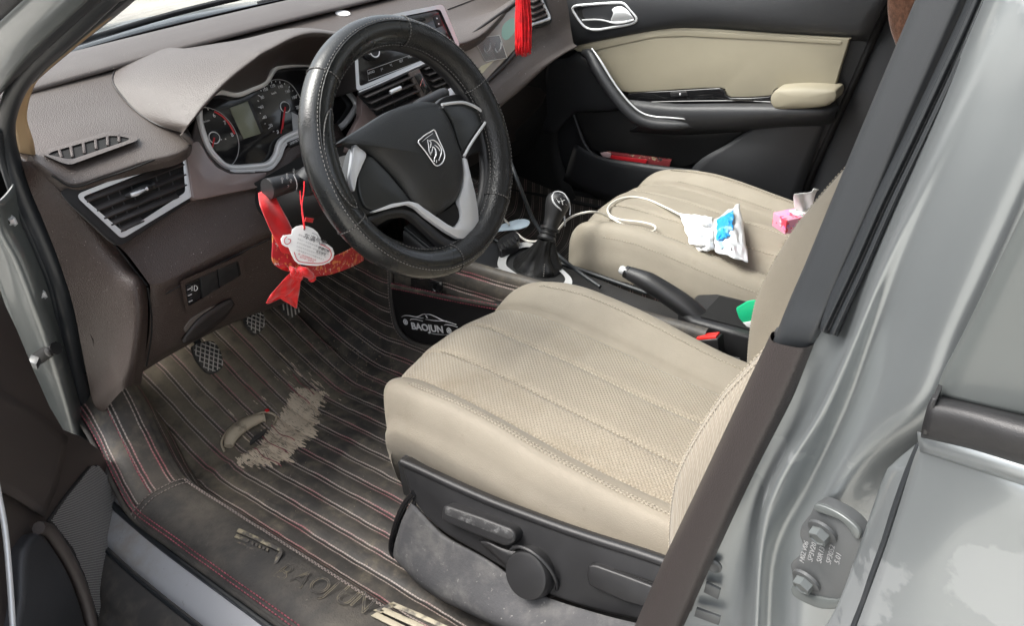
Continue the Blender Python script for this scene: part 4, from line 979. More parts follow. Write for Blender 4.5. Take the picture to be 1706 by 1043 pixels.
# ================================================================== steering column, stalks
sc = thing('steering_column', 'black steering column shroud with light and wiper stalks behind the wheel', 'steering column', (.35, .78, .58))
ax = (V((.35, .98, .535)) - V((.35, .64, .645))).normalized()
c0 = V((.35, .62, .652))
rows = []
upv = ax.cross(V((1, 0, 0))).normalized()
if upv.z < 0: upv = -upv
for t, w_, h_ in [(0, .050, .036), (.02, .058, .042), (.12, .062, .045), (.25, .066, .048), (.36, .068, .050)]:
    c = c0 + ax * t - V((0, 0, .012 + .05 * t))
    rows.append([c + V((math.cos(q) * w_ * (1 if abs(math.cos(q)) < .8 else .97), 0, 0)) + upv * math.sin(q) * h_ for q in [2 * math.pi * k / 16 for k in range(17)]])
loft('shroud', rows, M['black_matte'], sc, 3, 4)
lathe('stalk_collar', Y(510, 305, .69), V((1, .1, .1)), [(-.012, .018), (.0, .022), (.012, .024)], M['black_pl'], sc, 24)
stp = [Y(522, 300, .70), Y(500, 302, .695), Y(484, 304, .69), Y(462, 310, .685), Y(449, 314, .684), Y(445, 315, .684)]
stl = tube('light_stalk', stp, [.009, .010, .0145, .0155, .0165, .0150], M['black_pl'], sc, 4, 14)
SP = Plane(Y(478, 300, .668), (CC - Y(478, 300, .668)))
d = (stp[4] - stp[2]).normalized()
dnx = Y(492, 296, .69) - Y(470, 304, .69)
for s, u, v, z_ in [('=O', 474, 303, .006), ('OFF', 482, 297, .005), ('O', 483, 311, .005), ('AUTO', 493, 293, .0045), ('=D', 488, 304, .005), ('D=', 474, 309, .005)]:
    pc = Y(u, v, .684)
    tw = (CC - pc).normalized()
    text('stalk_mark', s, pc + tw * .0165 - dnx.normalized() * .002, V((.2, 0, 1)), -dnx, z_, M['grey_print'], stl, .0001)
tube('stalk_ring', [Y(489, 291, .676), Y(493, 299, .672), Y(495, 308, .672), Y(494, 316, .676)], .0008, M['grey_print'], stl, 3, 5)
# wiper stalk, right of the wheel hub
ws_ = tube('wiper_stalk', [V((.42, .70, .645)), Y(690, 182, .74), Y(715, 168, .745), Y(737, 157, .745), Y(741, 156, .745)], [.008, .011, .0125, .0125, .010], M['black_pl'], sc, 4, 12)
pc = Y(722, 163, .745); tw = (CC - pc).normalized()
for a, b in [((-6, 0), (6, -5)), ((-6, 0), (-4, 6)), ((6, -5), (7, 2)), ((-4, 6), (7, 2))]:
    pa = Y(725 + a[0] * .6, 165 + a[1] * .6, .745) + tw * .0135; pb = Y(725 + b[0] * .6, 165 + b[1] * .6, .745) + tw * .0135
    tube('wiper_mark', [pa, pb], .0007, M['white'], ws_, 1, 5)

# ================================================================== pedals
ped = [((343, 595), [(320, 578), (338, 570), (356, 569), (369, 588), (371, 612), (352, 622), (334, 608)], 1.10, 'clutch', 'lattice pattern clutch pedal, nearest the open door'),
       ((424, 536), [(407, 527), (420, 520), (434, 517), (442, 530), (441, 545), (426, 557), (413, 545)], 1.13, 'brake', 'lattice pattern brake pedal in the middle'),
       ((485, 515), [(466, 506), (480, 498), (498, 512), (502, 518), (486, 530), (478, 524)], 1.14, 'accel', 'ribbed accelerator pedal below the red ribbon tails')]
M['pedal'] = mat('worn_pedal_rubber', (.05, .048, .045), .7, dirt=[((.16, .14, .11), 20, .45, .8)])
M['pedal_rib'] = mat('dusty_pedal_rib', (.50, .47, .42), .6)
for (u, v), o_, y_, nm, lab in ped:
    pp_ = Plane(Y(u, v, y_), (0, -1, .75))
    pd = thing(nm_ := {'clutch': 'clutch_pedal', 'brake': 'brake_pedal', 'accel': 'accelerator_pedal'}[nm], lab, 'pedal', tuple(Y(u, v, y_)), 'foot pedals')
    oo = pp_.many(cr2(o_, 3)); panel('pad', oo, pp_.n * -.012, M['pedal'], pd, .002)
    tube('arm', [pp_(u, v, -.01), pp_(u, v, -.02) + V((.0, .03, .06)), pp_(u, v) + V((.0, .10, .16)), pp_(u, v) + V((0, .12, .3))], .008, M['black_pl'], pd, 4, 8)
    cx = sum(p[0] for p in o_) / len(o_); cy = sum(p[1] for p in o_) / len(o_)
    poly2 = [(p.dot(V((1, 0, 0))), p.dot(V((0, .6, .8)))) for p in oo]
    c2 = (sum(p[0] for p in poly2) / len(poly2), sum(p[1] for p in poly2) / len(poly2))
    rad = max(math.hypot(p[0] - c2[0], p[1] - c2[1]) for p in poly2)
    bm = bmesh.new()
    dirs = [(R(52), .0095), (R(-52), .0095)] if nm != 'accel' else [(R(62), .0095)]
    for q, st_ in dirs:
        dx, dz = math.cos(q), math.sin(q)
        k = -6
        while k <= 6:
            seg_in = []
            for s_ in range(-40, 41):
                px_, pz_ = c2[0] + dx * s_ * .0015 - dz * k * st_, c2[1] + dz * s_ * .0015 + dx * k * st_
                q2 = (c2[0] + (px_ - c2[0]) * 1.06, c2[1] + (pz_ - c2[1]) * 1.06)
                if inside(q2, poly2): seg_in.append((px_, pz_))
            if len(seg_in) > 3:
                e1 = V((1, 0, 0)); e2 = pp_.n.cross(e1).normalized()
                if e2.z < 0: e2 = -e2
                base_ = sum(oo, V()) / len(oo)
                f2 = V((0, .6, .8)).dot(e2)
                A = [base_ + e1 * (a - c2[0]) + e2 * ((b - c2[1]) / f2) + pp_.n * .0008 for a, b in (seg_in[0], seg_in[-1])]
                tube_bm(bm, A, .0013 if nm != 'accel' else .0018, 6)
            k += 1
    bm_obj('tread_ribs', bm, M['pedal_rib'], pd)
# ================================================================== seats
def seat(cx, dy, dz, thing_obj, mirror=False, fab=True, bdy=0):
    """cushion + backrest about the centre line cx; built in world space, shifted by dy, dz"""
    sgn = -1 if mirror else 1
    def T(x, y, z): return V((cx + sgn * x, y + dy, z + dz))
    def sm(a, b, t): t = max(0, min(1, (t - a) / (b - a))); return t * t * (3 - 2 * t)
    HW = .252; HWL = .206
    def ztop(w_, y):
        ay = max(0, min(1, y / .5))
        base_ = .280 + .050 * sm(.0, .5, y)
        aw = abs(w_)
        bol = .032 + .012 * sm(.08, .30, y) - .014 * sm(.36, .50, y)
        if w_ < 0: bol *= .72
        prof = 0
        if aw > .60:
            t = (aw - .60) / .40
            prof = bol * math.sin(min(1, t / .62) * math.pi / 2) ** 1.2 if t < .62 else bol - .055 * ((t - .62) / .38) ** 2.6
        else:
            prof = .010 * math.cos(aw / .60 * math.pi / 2) - .002
            for cw in (.22,): prof -= .005 * math.exp(-((aw - cw) / .018) ** 2)
        if .56 < aw < .68: prof -= .011 * math.exp(-((aw - .615) / .020) ** 2)
        crease = 0
        if aw > .62 and w_ < 0: crease = noise.noise(V((aw * 26, y * 60 + aw * 40, 1))) * .0022 * sm(.22, .02, y) + noise.noise(V((aw * 7, y * 11, 4))) * .0016
        elif aw > .62: crease = noise.noise(V((aw * 7, y * 9, 7))) * .0015
        else: crease = noise.noise(V((w_ * 5, y * 9, 2))) * .0024
        return base_ + prof + crease
    YS = [(-.10, 0), (-.06, 0), (-.02, 0), (.03, 0), (.08, 0), (.13, 0), (.18, 0), (.23, 0), (.28, 0), (.33, 0), (.38, 0), (.42, 0), (.455, .001), (.485, .004), (.508, .010), (.528, .020), (.543, .034), (.553, .052), (.557, .075), (.556, .11), (.550, .15)]
    # finer rows along the length
    YS = [(p.x, p.y) for p in cr([V((a, b, 0)) for a, b in YS], 3)]
    def yfront(w_): return 1 - (.16 if w_ < 0 else .10) * abs(w_) ** 3.0
    def section(w0, w1, n, name, m, side=False, walls=0):
        vs = []; nc = 0
        for y, d_ in YS:
            row = []
            for i in range(n + 1):
                w_ = w0 + (w1 - w0) * i / n
                yy = y if y < .3 else .3 + (y - .3) * yfront(w_) * (1 + .12 * (1 - abs(w_) ** 2) * 1.0)
                tap = 1 - .05 * sm(.25, 0, y) - .03 * sm(.42, .55, y) if abs(w_) > .6 else 1
                row.append(T((HW if w_ > 0 else HWL) * w_ * tap, yy, ztop(w_, min(y, .5)) - d_ * (1 - .5 * sm(.3, .9, -w_))))
            if walls:
                # side wall rolls under
                we = walls; e = row[0] if we < 0 else row[-1]
                ext = []
                kf = 1 if we > 0 else 1 - .34 * sm(.36, .50, y)
                for (ox, oz) in [(.006, -.012), (.008, -.03), (.006, -.06), (.002, -.10), (-.01, -.14)]:
                    ext.append(e + V((sgn * ox * we, 0, oz * kf)))
                row = (ext[::-1] + row) if we < 0 else row + ext
            vs += row; nc = len(row)
        o = obj(name, vs, grid_faces(len(YS), nc), m, thing_obj, True)
        return o, nc
    M_ins = M['fabric'] if fab else M['leather']
    ins, nc = section(-.612, .612, 60, 'cushion_insert', M_ins)
    bl, nc = section(-1, -.604, 22, 'side_bolster', M['leather'], walls=-1)
    br, nc = section(.604, 1, 22, 'side_bolster', M['leather'], walls=1)
    # stitching along the channels and bolster crests
    def line(w_, y0, y1, lift=.0006, dw=0):
        out = []
        for i in range(70):
            y = y0 + (y1 - y0) * i / 69
            d_ = 0
            if y > .46: d_ = .09 * max(0, (y - .46)) ** 1.25
            yy = y if y < .3 else .3 + (y - .3) * yfront(w_) * (1 + .12 * (1 - w_ ** 2))
            tap = 1 - .05 * sm(.25, 0, y) - .03 * sm(.42, .55, y) if abs(w_) > .6 else 1
            out.append(T((HW if w_ > 0 else HWL) * w_ * tap, yy, ztop(w_, min(y, .5)) - d_ + lift))
        return out
    for cw in (-.235, -.205, .205, .235)[::3] if False else (-.22, .22):
        stitches('seam_stitching', line(cw, -.02, .50, .001), M['thread'], ins, (0, 0, 1), .005, .0022, .0009)
    for cw in (-.80, -.83): stitches('seam_stitching', line(cw, -.03, .49), M['thread'], bl, (0, 0, 1), .004, .0025, .0006)
    for cw in (-.655, ): stitches('seam_stitching', line(cw, -.03, .45), M['thread'], bl, (0, 0, 1), .004, .0025, .0006)
    tube('seam_piping', line(-.815, -.03, .50, .0004)[::4], .0012, M['leather'], bl, 2, 6)
    for cw in (.79, ): stitches('seam_stitching', line(cw, -.02, .48), M['thread'], br, (0, 0, 1), .004, .0025, .0006)
    stitches('seam_stitching', line(.955, .10, .46), M['thread'], br, (0, 0, 1), .004, .0025, .0006)
    # underside and inner frame so nothing is hollow
    bm = bmesh.new()
    panel('seat_base', [T(-.22, -.08, .20), T(.22, -.08, .20), T(.22, .48, .23), T(-.22, .48, .23)], (0, 0, -.08), M['black_matte'], thing_obj, .01)
    # ---- backrest
    HS = [i * .03 for i in range(24)]
    TB = [(-.05, .045), (.0, .052), (.05, .062), (.15, .062), (.22, .049), (.32, .012), (.39, -.026), (.5, -.085), (.7, -.20), (.8, -.26)]
    TBc = cr([V((a, b, 0)) for a, b in TB], 8)
    def spine(h):
        for p, q in zip(TBc, TBc[1:]):
            if p.x <= h <= q.x:
                return p.y + (q.y - p.y) * (h - p.x) / (q.x - p.x + 1e-9) - .100 + bdy - bdy * -.25 * h, .235 + h
        return TBc[-1].y - .10, .235 + h
    def bprof(w_, h):
        aw = abs(w_)
        bol = (.103 if w_ > 0 else .030) * (1 - .4 * sm(.38, .66, h))
        if aw > .62:
            t = (aw - .62) / .38
            return bol * math.sin(min(1, t / .72) * math.pi / 2) ** 1.1 if t < .72 else bol - .05 * ((t - .72) / .28) ** 2.4
        return .010 * math.cos(aw / .62 * math.pi / 2) - .006 * math.exp(-((aw - .25) / .02) ** 2)
    def bsection(w0, w1, n, name, m, walls=0):
        vs = []
        for h in HS:
            y0, z0 = spine(h); row = []
            wd = .245 * (1 - .10 * sm(.35, .66, h))
            for i in range(n + 1):
                w_ = w0 + (w1 - w0) * i / n
                b_ = bprof(w_, h)
                row.append(T(.012 * 1 + wd * w_, y0 + b_, z0 + b_ * .10))
            if walls:
                e = row[0] if walls < 0 else row[-1]
                ext = [e + V((sgn * ox * walls, oy, -oy * -.3)) for ox, oy in [(.006, -.012), (.008, -.03), (.006, -.08), (.0, -.13), (-.03, -.15)]]
                row = ext[::-1] + row if walls < 0 else row + ext
            vs += row; nc = len(row)
        return obj(name, vs, grid_faces(len(HS), nc), m, thing_obj, True)
    bi = bsection(-.63, .63, 40, 'backrest_insert', M['fabric_fine'] if fab else M['leather'])
    b1 = bsection(-1, -.622, 18, 'backrest_bolster', M['fabric_fine'] if fab else M['leather'], -1)
    b2 = bsection(.622, 1, 18, 'backrest_bolster', M['leather'], 1)
    def bline(w_, h0, h1, lift=.0006):
        out = []
        for i in range(60):
            h = h0 + (h1 - h0) * i / 59; y0, z0 = spine(h); b_ = bprof(w_, h); wd = .245 * (1 - .10 * sm(.35, .66, h))
            out.append(T(.012 + wd * w_, y0 + b_ + lift, z0 + b_ * .10 + lift * .3))
        return out
    for w_ in (-.93, -.89): stitches('seam_stitching', bline(w_, .03, .6), M['thread'], b1, (0, 1, .3), .004, .0022, .0006)
    for w_ in (.90,): stitches('seam_stitching', bline(w_, .0, .6), M['thread'], b2, (0, 1, .3), .004, .0024, .0006)
    y0, z0 = spine(.0); y1, z1 = spine(.69)
    loft('backrest_shell', [[T(-.21, y - .10, z), T(-.17, y - .13, z), T(0, y - .14, z), T(.17, y - .13, z), T(.23, y - .10, z)] for y, z in [spine(h) for h in (0, .2, .4, .6, .69)]] + [[T(-.20, y1 - .02, z1), T(-.1, y1 - .0, z1 + .01), T(0, y1, z1 + .012), T(.1, y1, z1 + .01), T(.22, y1 - .02, z1)]], M['leather'], thing_obj, 3, 3)
    return T
ds = thing('car_seat', 'driver seat in stained cream fabric with perforated centre and black side panel', 'car seat', (.36, .2, .0))
seat(.362, 0, 0, ds, False, True)
psx = thing('car_seat', 'passenger seat in plain cream leather with tissues lying on it', 'car seat', (1.06, .24, .0))
seat(1.062, .045, .005, psx, True, False, -.15)
# headrests
for t_, cx, m in ((ds, .372, M['leather']), (psx, 1.05, M['leather'])):
    rows = []
    for z, hw, hd in [(.955, .06, .02), (.965, .10, .035), (1.0, .125, .048), (1.05, .13, .05), (1.09, .115, .045), (1.115, .07, .03), (1.12, .02, .01)]:
        rows.append([V((cx + math.cos(q) * hw, -.285 + math.sin(q) * hd, z - .045)) for q in [2 * math.pi * k / 14 for k in range(15)]])
    loft('headrest', rows, m, t_, 2, 3)
    for s_ in (-.06, .06): tube('headrest_post', [V((cx + s_, -.285, .86)), V((cx + s_, -.285, .95))], .006, M['chrome'], t_, 1, 8)

# black side shield of the driver's seat with its levers
SS = Plane(X(890, 930, .097), (-1, .0, .5))
sh_o = [(669, 764), (700, 778), (760, 806), (820, 832), (880, 855), (940, 877), (1000, 897), (1060, 916), (1112, 934), (1160, 950), (1150, 1050), (1060, 1034), (1000, 1021), (950, 1006), (905, 988), (860, 962), (800, 925), (745, 893), (712, 866), (690, 838), (676, 806)]
shd = panel('side_shield', SS.many(cr2(sh_o, 3)), SS.n * -.014, M['black_pl'], ds, .006, 4)
tube('shield_rim', SS.many([(671, 770), (700, 783), (760, 811), (820, 837), (880, 860), (940, 882), (1000, 902), (1060, 921), (1130, 945)], -.002), .007, M['black_pl'], shd, 4, 10)
lv = panel('height_lever', SS.many(rnd([(736, 846), (742, 842), (800, 862), (852, 882), (859, 892), (856, 906), (842, 912), (790, 892), (734, 868)], 6), .020), SS.n * -.022, M['black_pl'], shd, .006, 4)
M['worn_edge'] = mat('worn_dusty_plastic', (.028, .028, .029), .6, bump=('grain', 700, .3), dirt=[((.20, .20, .20), 55, .5, .75, 8)])
panel('lever_wear', SS.many(rnd([(742, 846), (800, 866), (851, 885), (856, 897), (848, 900), (790, 877), (740, 857)], 4), .0206), SS.n * -.001, M['worn_edge'], lv, .0004)
loft('lever_neck', [SS.many([(815, 902), (845, 915), (880, 920)], .012), SS.many([(800, 900), (840, 938), (852, 960)], .008)], M['black_pl'], shd, 4, 3, .004)
KN = SS(888, 953, .0)
lathe('recline_dial', KN, SS.n, [(0, .037), (.008, .037), (.016, .035), (.020, .033), (.0215, .028), (.0215, 0)], M['black_pl'], shd, 40, 1.0)
tube('dial_recess', [SS(888, 953, .003) + (V((0, math.cos(q), .1 * math.cos(q))) + V((0, 0, math.sin(q)))) * .041 for q in [2 * math.pi * k / 28 for k in range(28)]], .003, M['black_pl'], shd, 1, 6, True)
panel('recline_lever', SS.many(rnd([(980, 942), (992, 942), (1050, 963), (1110, 986), (1108, 1010), (1090, 1018), (1040, 1004), (980, 976), (977, 958)], 5), .010), SS.n * -.014, M['black_pl'], shd, .003, 3)
panel('lever_recess', SS.many(rnd([(985, 938), (1050, 958), (1112, 980), (1111, 985), (1050, 963), (984, 942)], 3), .004), SS.n * -.003, M['void'], shd, .0005)
# seat rail cover (dusty grey) with its black edge bar
rc = [[X(688, 836, .10), X(740, 890, .094), X(810, 930, .088), X(900, 990, .082), X(1000, 1025, .078), X(1100, 1050, .074)],
      [X(672, 870, .088), X(720, 920, .080), X(800, 962, .072), X(880, 1010, .066), X(980, 1048, .06), X(1080, 1075, .056)],
      [X(660, 918, .072), X(712, 966, .060), X(790, 1008, .050), X(865, 1042, .042), X(950, 1070, .036), X(1050, 1100, .032)],
      [X(668, 935, .075), X(716, 982, .066), X(790, 1020, .058), X(865, 1054, .052), X(950, 1085, .046), X(1050, 1112, .042)]]
rcov = thing('seat_rail_cover', 'speckled dusty grey rail cover under the driver seat side panel', 'rail cover', tuple(X(760, 960, .07)))
loft('cover_shell', rc, M['flat_grey'], rcov, 6, 6, .006)
tube('edge_bar', [X(690, 822, .098), X(676, 838, .094), X(664, 862, .088), (X(655, 892, .080)), X(652, 912, .076), X(656, 925, .074), X(664, 928, .074)], .0055, M['black_gloss'], rcov, 5, 8)
tube('edge_bar', [X(694, 832, .10), X(682, 850, .096), X(672, 872, .09), (X(664, 898, .082)), X(662, 914, .078)], .004, M['black_pl'], rcov, 5, 8)
loft('cover_front', [[X(690, 826, .10), X(672, 850, .095), X(656, 890, .084), X(652, 916, .078)], [X(690, 826, .22), X(676, 850, .215), X(664, 885, .21), X(664, 905, .21)]], M['black_matte'], rcov, 4, 2)
panel('seat_riser', [V((.13, -.1, .0)), V((.13, .40, .0)), V((.13, .40, .2)), V((.13, -.1, .2))], (.42, 0, 0), M['black_matte'], rcov, .01)
panel('seat_riser', [V((.86, -.1, .0)), V((.86, .44, .0)), V((.86, .44, .2)), V((.86, -.1, .2))], (.40, 0, 0), M['black_matte'], psx, .01)
# ================================================================== floor mats
def smooth(a, b, t):
    t = max(0., min(1., (t - a) / (b - a))); return t * t * (3 - 2 * t)
def mat_nodes(name, pitch, dirty=1.0):
    m = mat(name, (.014, .014, .015), .48, bump=('noise', 260, .25))
    N, L = nodes(m); b = N['Principled BSDF']
    uv = N.new('ShaderNodeUVMap'); uv.uv_map = 'UVMap'
    sp = N.new('ShaderNodeSeparateXYZ'); L.new(uv.outputs[0], sp.inputs[0])
    def math_(op, a, bb=None, c=None):
        x = N.new('ShaderNodeMath'); x.operation = op
        for i, q in enumerate((a, bb, c)):
            if q is None: continue
            if isinstance(q, (int, float)): x.inputs[i].default_value = q
            else: L.new(q, x.inputs[i])
        return x.outputs[0]
    tc = N.new('ShaderNodeTexCoord')
    def noise_(sc, det=5, ro=.6):
        n = N.new('ShaderNodeTexNoise'); n.inputs['Scale'].default_value = sc; n.inputs['Detail'].default_value = det; n.inputs['Roughness'].default_value = ro
        L.new(tc.outputs['Object'], n.inputs['Vector']); return n.outputs['Fac']
    def rng(v, lo, hi):
        r = N.new('ShaderNodeMapRange'); r.interpolation_type = 'SMOOTHSTEP'; r.inputs['From Min'].default_value = lo; r.inputs['From Max'].default_value = hi
        L.new(v, r.inputs['Value']); return r.outputs[0]
    def mixc(f, a, c):
        x = N.new('ShaderNodeMix'); x.data_type = 'RGBA'; L.new(f, x.inputs['Factor'])
        for i, q in ((6, a), (7, c)):
            if isinstance(q, tuple): x.inputs[i].default_value = (*q, 1)
            else: L.new(q, x.inputs[i])
        return x.outputs[2]
    wob = math_('MULTIPLY', math_('SUBTRACT', noise_(14, 2), .5), .006)
    s = math_('ADD', sp.outputs['X'], wob)
    ph = math_('FRACT', math_('DIVIDE', s, pitch))
    # two thread rows each side of the quilting groove
    d1 = math_('ABSOLUTE', math_('SUBTRACT', ph, .40)); d2 = math_('ABSOLUTE', math_('SUBTRACT', ph, .60))
    th = .045
    l1 = rng(d1, th, th * .4); l2 = rng(d2, th, th * .4)
    dash_ = rng(math_('FRACT', math_('DIVIDE', sp.outputs['Y'], .0062)), .12, .2)
    line_ = math_('MULTIPLY', math_('MAXIMUM', l1, l2), dash_)
    idx = math_('FLOOR', math_('DIVIDE', s, pitch))
    alt = math_('FRACT', math_('MULTIPLY', math_('ADD', idx, math_('MULTIPLY', l2, .5)), .5))
    worn = rng(noise_(7, 4), .30, .56)
    tcol = mixc(worn, (.36, .11, .125), (.42, .36, .32))
    leath = mixc(rng(noise_(5, 6), .38, .72), (.040, .037, .034), (.092, .081, .068))
    # dust: brown towards the foot of the toe board, streaked along the ribs
    sep = N.new('ShaderNodeSeparateXYZ'); L.new(tc.outputs['Object'], sep.inputs[0])
    dn = noise_(24, 8, .72)
    zone = math_('MULTIPLY', rng(sep.outputs['Y'], -.02, .30), math_('MULTIPLY', rng(sep.outputs['X'], .40, .05), rng(sep.outputs['X'], -.27, -.17)))
    dust = math_('MULTIPLY', rng(math_('ADD', dn, math_('MULTIPLY', zone, .30)), .44, .92), .92 * dirty)
    base = mixc(dust, leath, (.225, .19, .135))
    gro = rng(math_('ABSOLUTE', math_('SUBTRACT', ph, .5)), .10, .02)
    base = mixc(math_('MULTIPLY', gro, .6), base, (.012, .011, .010))
    fin = mixc(math_('MULTIPLY', line_, .92), base, tcol)
    L.new(fin, b.inputs['Base Color'])
    rr = N.new('ShaderNodeMapRange'); rr.inputs['To Min'].default_value = .5; rr.inputs['To Max'].default_value = .85
    L.new(dust, rr.inputs['Value']); L.new(rr.outputs[0], b.inputs['Roughness'])
    return m
PITCH = .0385
M['mat'] = mat_nodes('quilted_black_mat', PITCH)
M['mat_clean'] = mat_nodes('quilted_black_mat_clean', .030, .45)
# cross section: arc-length s against (x, z) from the sill to the tunnel
prof = [(-.135, .040), (-.128, .066), (-.112, .088), (-.085, .097), (-.05, .094), (-.022, .086), (-.004, .066), (.008, .036), (.022, .012), (.045, .0), (.10, -.002), (.20, 0), (.30, 0), (.40, 0), (.48, .002), (.53, .010), (.565, .030), (.588, .07), (.598, .13), (.606, .20), (.618, .27), (.632, .305), (.645, .31)]
pp3 = cr([V((x, 0, z)) for x, z in prof], 8)
acc = [0]
for a, b in zip(pp3, pp3[1:]): acc.append(acc[-1] + (b - a).length)
def at_s(s):
    for i in range(len(acc) - 1):
        if s <= acc[i + 1]:
            t = (s - acc[i]) / (acc[i + 1] - acc[i]); p = pp3[i].lerp(pp3[i + 1], t); d = (pp3[i + 1] - pp3[i]).normalized()
            return p, V((-d.z, 0, d.x))
    return pp3[-1], V((-1, 0, 0))
S_IN = next(acc[i] for i, p in enumerate(pp3) if p.x > .008)     # inner foot of the sill
S_TUN = next(acc[i] for i, p in enumerate(pp3) if p.x > .575)
def toe(y): 
    t = max(0, y - .955); return .62 * (t - .05 * (1 - math.exp(-t / .05)))
def mat_point(s, y):
    p, nn = at_s(s)
    x, z = p.x, p.z
    k = smooth(.9, 1.15, y)
    if s < S_IN + .02:
        x += (.05 * k) ; z += .07 * k * smooth(S_IN + .03, S_IN - .06, s)
    tz = toe(y) * (smooth(.66, .55, x) if x > .5 else 1)
    if x > .5: tz *= .8
    tz *= smooth(-.13, .02, x) * .75 + .25
    # quilting: each rib is a soft pad between grooves, fading out at the sill top
    ph = (s / PITCH) % 1.0
    rib = .0042 * abs(math.sin(math.pi * (ph - .5))) ** .6
    if -.115 < p.x < -.012: rib *= .0
    wr = 0
    if y > .9 and x < .25:
        q = noise.noise(V((x * 9, y * 14, 0))) * .012 * smooth(.9, 1.05, y) * smooth(.28, .1, x)
        wr = q
    wr += noise.noise(V((x * 16, y * 13, 3))) * .0025
    # foot ridge where the mat folds up
    ridge = .010 * math.exp(-((y - .965 - .02 * math.sin(x * 20)) / .012) ** 2) * smooth(.25, .12, x) * smooth(-.02, .03, x)
    q = V((x, y, z + tz + wr + ridge)) + nn * rib
    return q
fm = thing('floor_mat', 'worn black quilted driver floor mat with pink stitching, dusty and torn at the heel', 'floor mat', (.25, .8, 0))
NS, NY = 230, 90
vs, uvs = [], []
ST = acc[-1]; S0_ = next(acc[i] for i, p in enumerate(pp3) if p.x > -.118)
for j in range(NY + 1):
    y = .16 + (1.50 - .16) * j / NY
    for i in range(NS + 1):
        s = S0_ + (ST - S0_) * i / NS
        vs.append(mat_point(s, y)); uvs.append((s, y))
obj('quilted_sheet', vs, grid_faces(NY + 1, NS + 1), M['mat'], fm, True, None, uvs)
# rear tail of the sill flap runs on past the seat
vs, uvs = [], []
for j in range(13):
    y = -.25 + .415 * j / 12
    for i in range(41):
        s = (S_IN + .03) * i / 40
        vs.append(mat_point(s, y)); uvs.append((s, y))
M['flap'] = mat('dull_black_mat_edge', (.036, .034, .032), .7, bump=('noise', 220, .6), dirt=[((.10, .088, .072), 9, .36, .72, 10), ((.17, .155, .13), 45, .64, .80, 5)])
obj('sill_flap', vs, grid_faces(13, 41), M['flap'], fm, True, None, uvs)
# plain, scuffed top of the sill flap laid over the quilted sheet
sA = next(acc[i] for i, p in enumerate(pp3) if p.x > -.120); sB = next(acc[i] for i, p in enumerate(pp3) if p.x > -.010)
vs, uvs = [], []
for j in range(61):
    y = .0 + .93 * j / 60
    for i in range(17):
        s = sA + (sB - sA) * i / 16
        p, nn = at_s(s)
        vs.append(mat_point(s, y) + nn * (.0018 + .0012 * math.sin(math.pi * i / 16))); uvs.append((s, y))
fl = obj('sill_flap', vs, grid_faces(61, 17), M['flap'], fm, True, None, uvs)
M['pink_thread'] = mat('pink_thread', (.30, .07, .095), .7, var=(50, .5))
M['dusty_thread'] = mat('dusty_thread', (.24, .20, .18), .8)
def sline(s, y0, y1, lift=.0035, n=80): return [mat_point(s, y0 + (y1 - y0) * i / n) + at_s(s)[1] * lift for i in range(n + 1)]
for s in (sA + .006, sA + .011): stitches('edge_stitching', sline(s, .0, 1.32), M['pink_thread'], fm, (0, 0, 1), .0055, .0022, .0008)
for s in (sB - .004, sB - .010): stitches('seam_stitching', sline(s, .0, .93), M['dusty_thread'], fm, (0, 0, 1), .006, .002, .0009)
for s in (sA + .045, ): stitches('edge_stitching', sline(s, .93, 1.35, .003), M['pink_thread'], fm, (0, 0, 1), .0055, .0022, .0008)
for y in (.925, .912):
    stitches('seam_stitching', [mat_point(sA + (sB - sA) * i / 24, y) + at_s(sA + (sB - sA) * i / 24)[1] * .004 for i in range(25)], M['dusty_thread'], fm, (0, 0, 1), .005, .002, .0008)
tube('edge_binding', sline(sA - .004, -.1, 1.4, .001, 60), .0048, M['flap'], fm, 1, 8)
# worn lettering and trim bars on the flap
M['gold'] = mat('worn_gold_print', (.27, .235, .16), .6, .1, dirt=[((.05, .045, .04), 38, .40, .56, 7)])
M['gold_pale'] = mat('pale_gold_print', (.38, .34, .25), .6, .1, dirt=[((.10, .09, .075), 30, .46, .62, 7)])
FL = Plane((-.055, .5, .0975), (-.05, 0, 1))
M['letter_edge'] = mat('worn_letter_edge', (.13, .11, .075), .6, dirt=[((.05, .045, .04), 60, .42, .55, 6)])
for ch, (u, v), sz in [('B', (472, 946), .046), ('A', (500, 955), .046), ('O', (527, 965), .046), ('J', (556, 977), .046), ('U', (573, 984), .046), ('N', (600, 993), .046)]:
    cu_p = FL(u, v, .002)
    o_ = text('letter', ch, cu_p + V((-.021, .004, 0)), V((0, -1, 0)), V((1, 0, 0)), sz, M['letter_edge'], fl, .0004)
    # worn through: only the outline of each letter is left
    me = o_.data
    bm = bmesh.new(); bm.from_mesh(me)
    bmesh.ops.remove_doubles(bm, verts=bm.verts, dist=.0003)
    bmesh.ops.dissolve_limit(bm, angle_limit=.02, verts=bm.verts, edges=bm.edges)
    r_ = bmesh.ops.inset_region(bm, faces=[f for f in bm.faces if abs(f.normal.z) > .5], thickness=.0013, use_even_offset=True)
    inner = [f for f in bm.faces if abs(f.normal.z) > .5 and f not in r_['faces']]
    bmesh.ops.delete(bm, geom=inner, context='FACES')
    bm.to_mesh(me); bm.free()
def bar(pts, m, nm='trim_bar', lift=.0022): panel(nm, FL.many(pts, lift), V((0, 0, -.0015)), m, fl, .0004)
bar([(397, 880), (403, 882), (470, 914), (468, 920), (394, 886)], M['gold'])
bar([(394, 890), (400, 892), (416, 900), (412, 905), (390, 895)], M['gold'])
bar([(392, 900), (410, 908), (424, 915), (418, 916), (388, 904)], M['letter_edge'])
for q in range(5):
    u = 420 + q * 6; bar([(u, 902 + q * 2.6), (u + 4, 904 + q * 2.6), (u + 2, 909 + q * 2.6), (u - 2, 907 + q * 2.6)], M['letter_edge'])
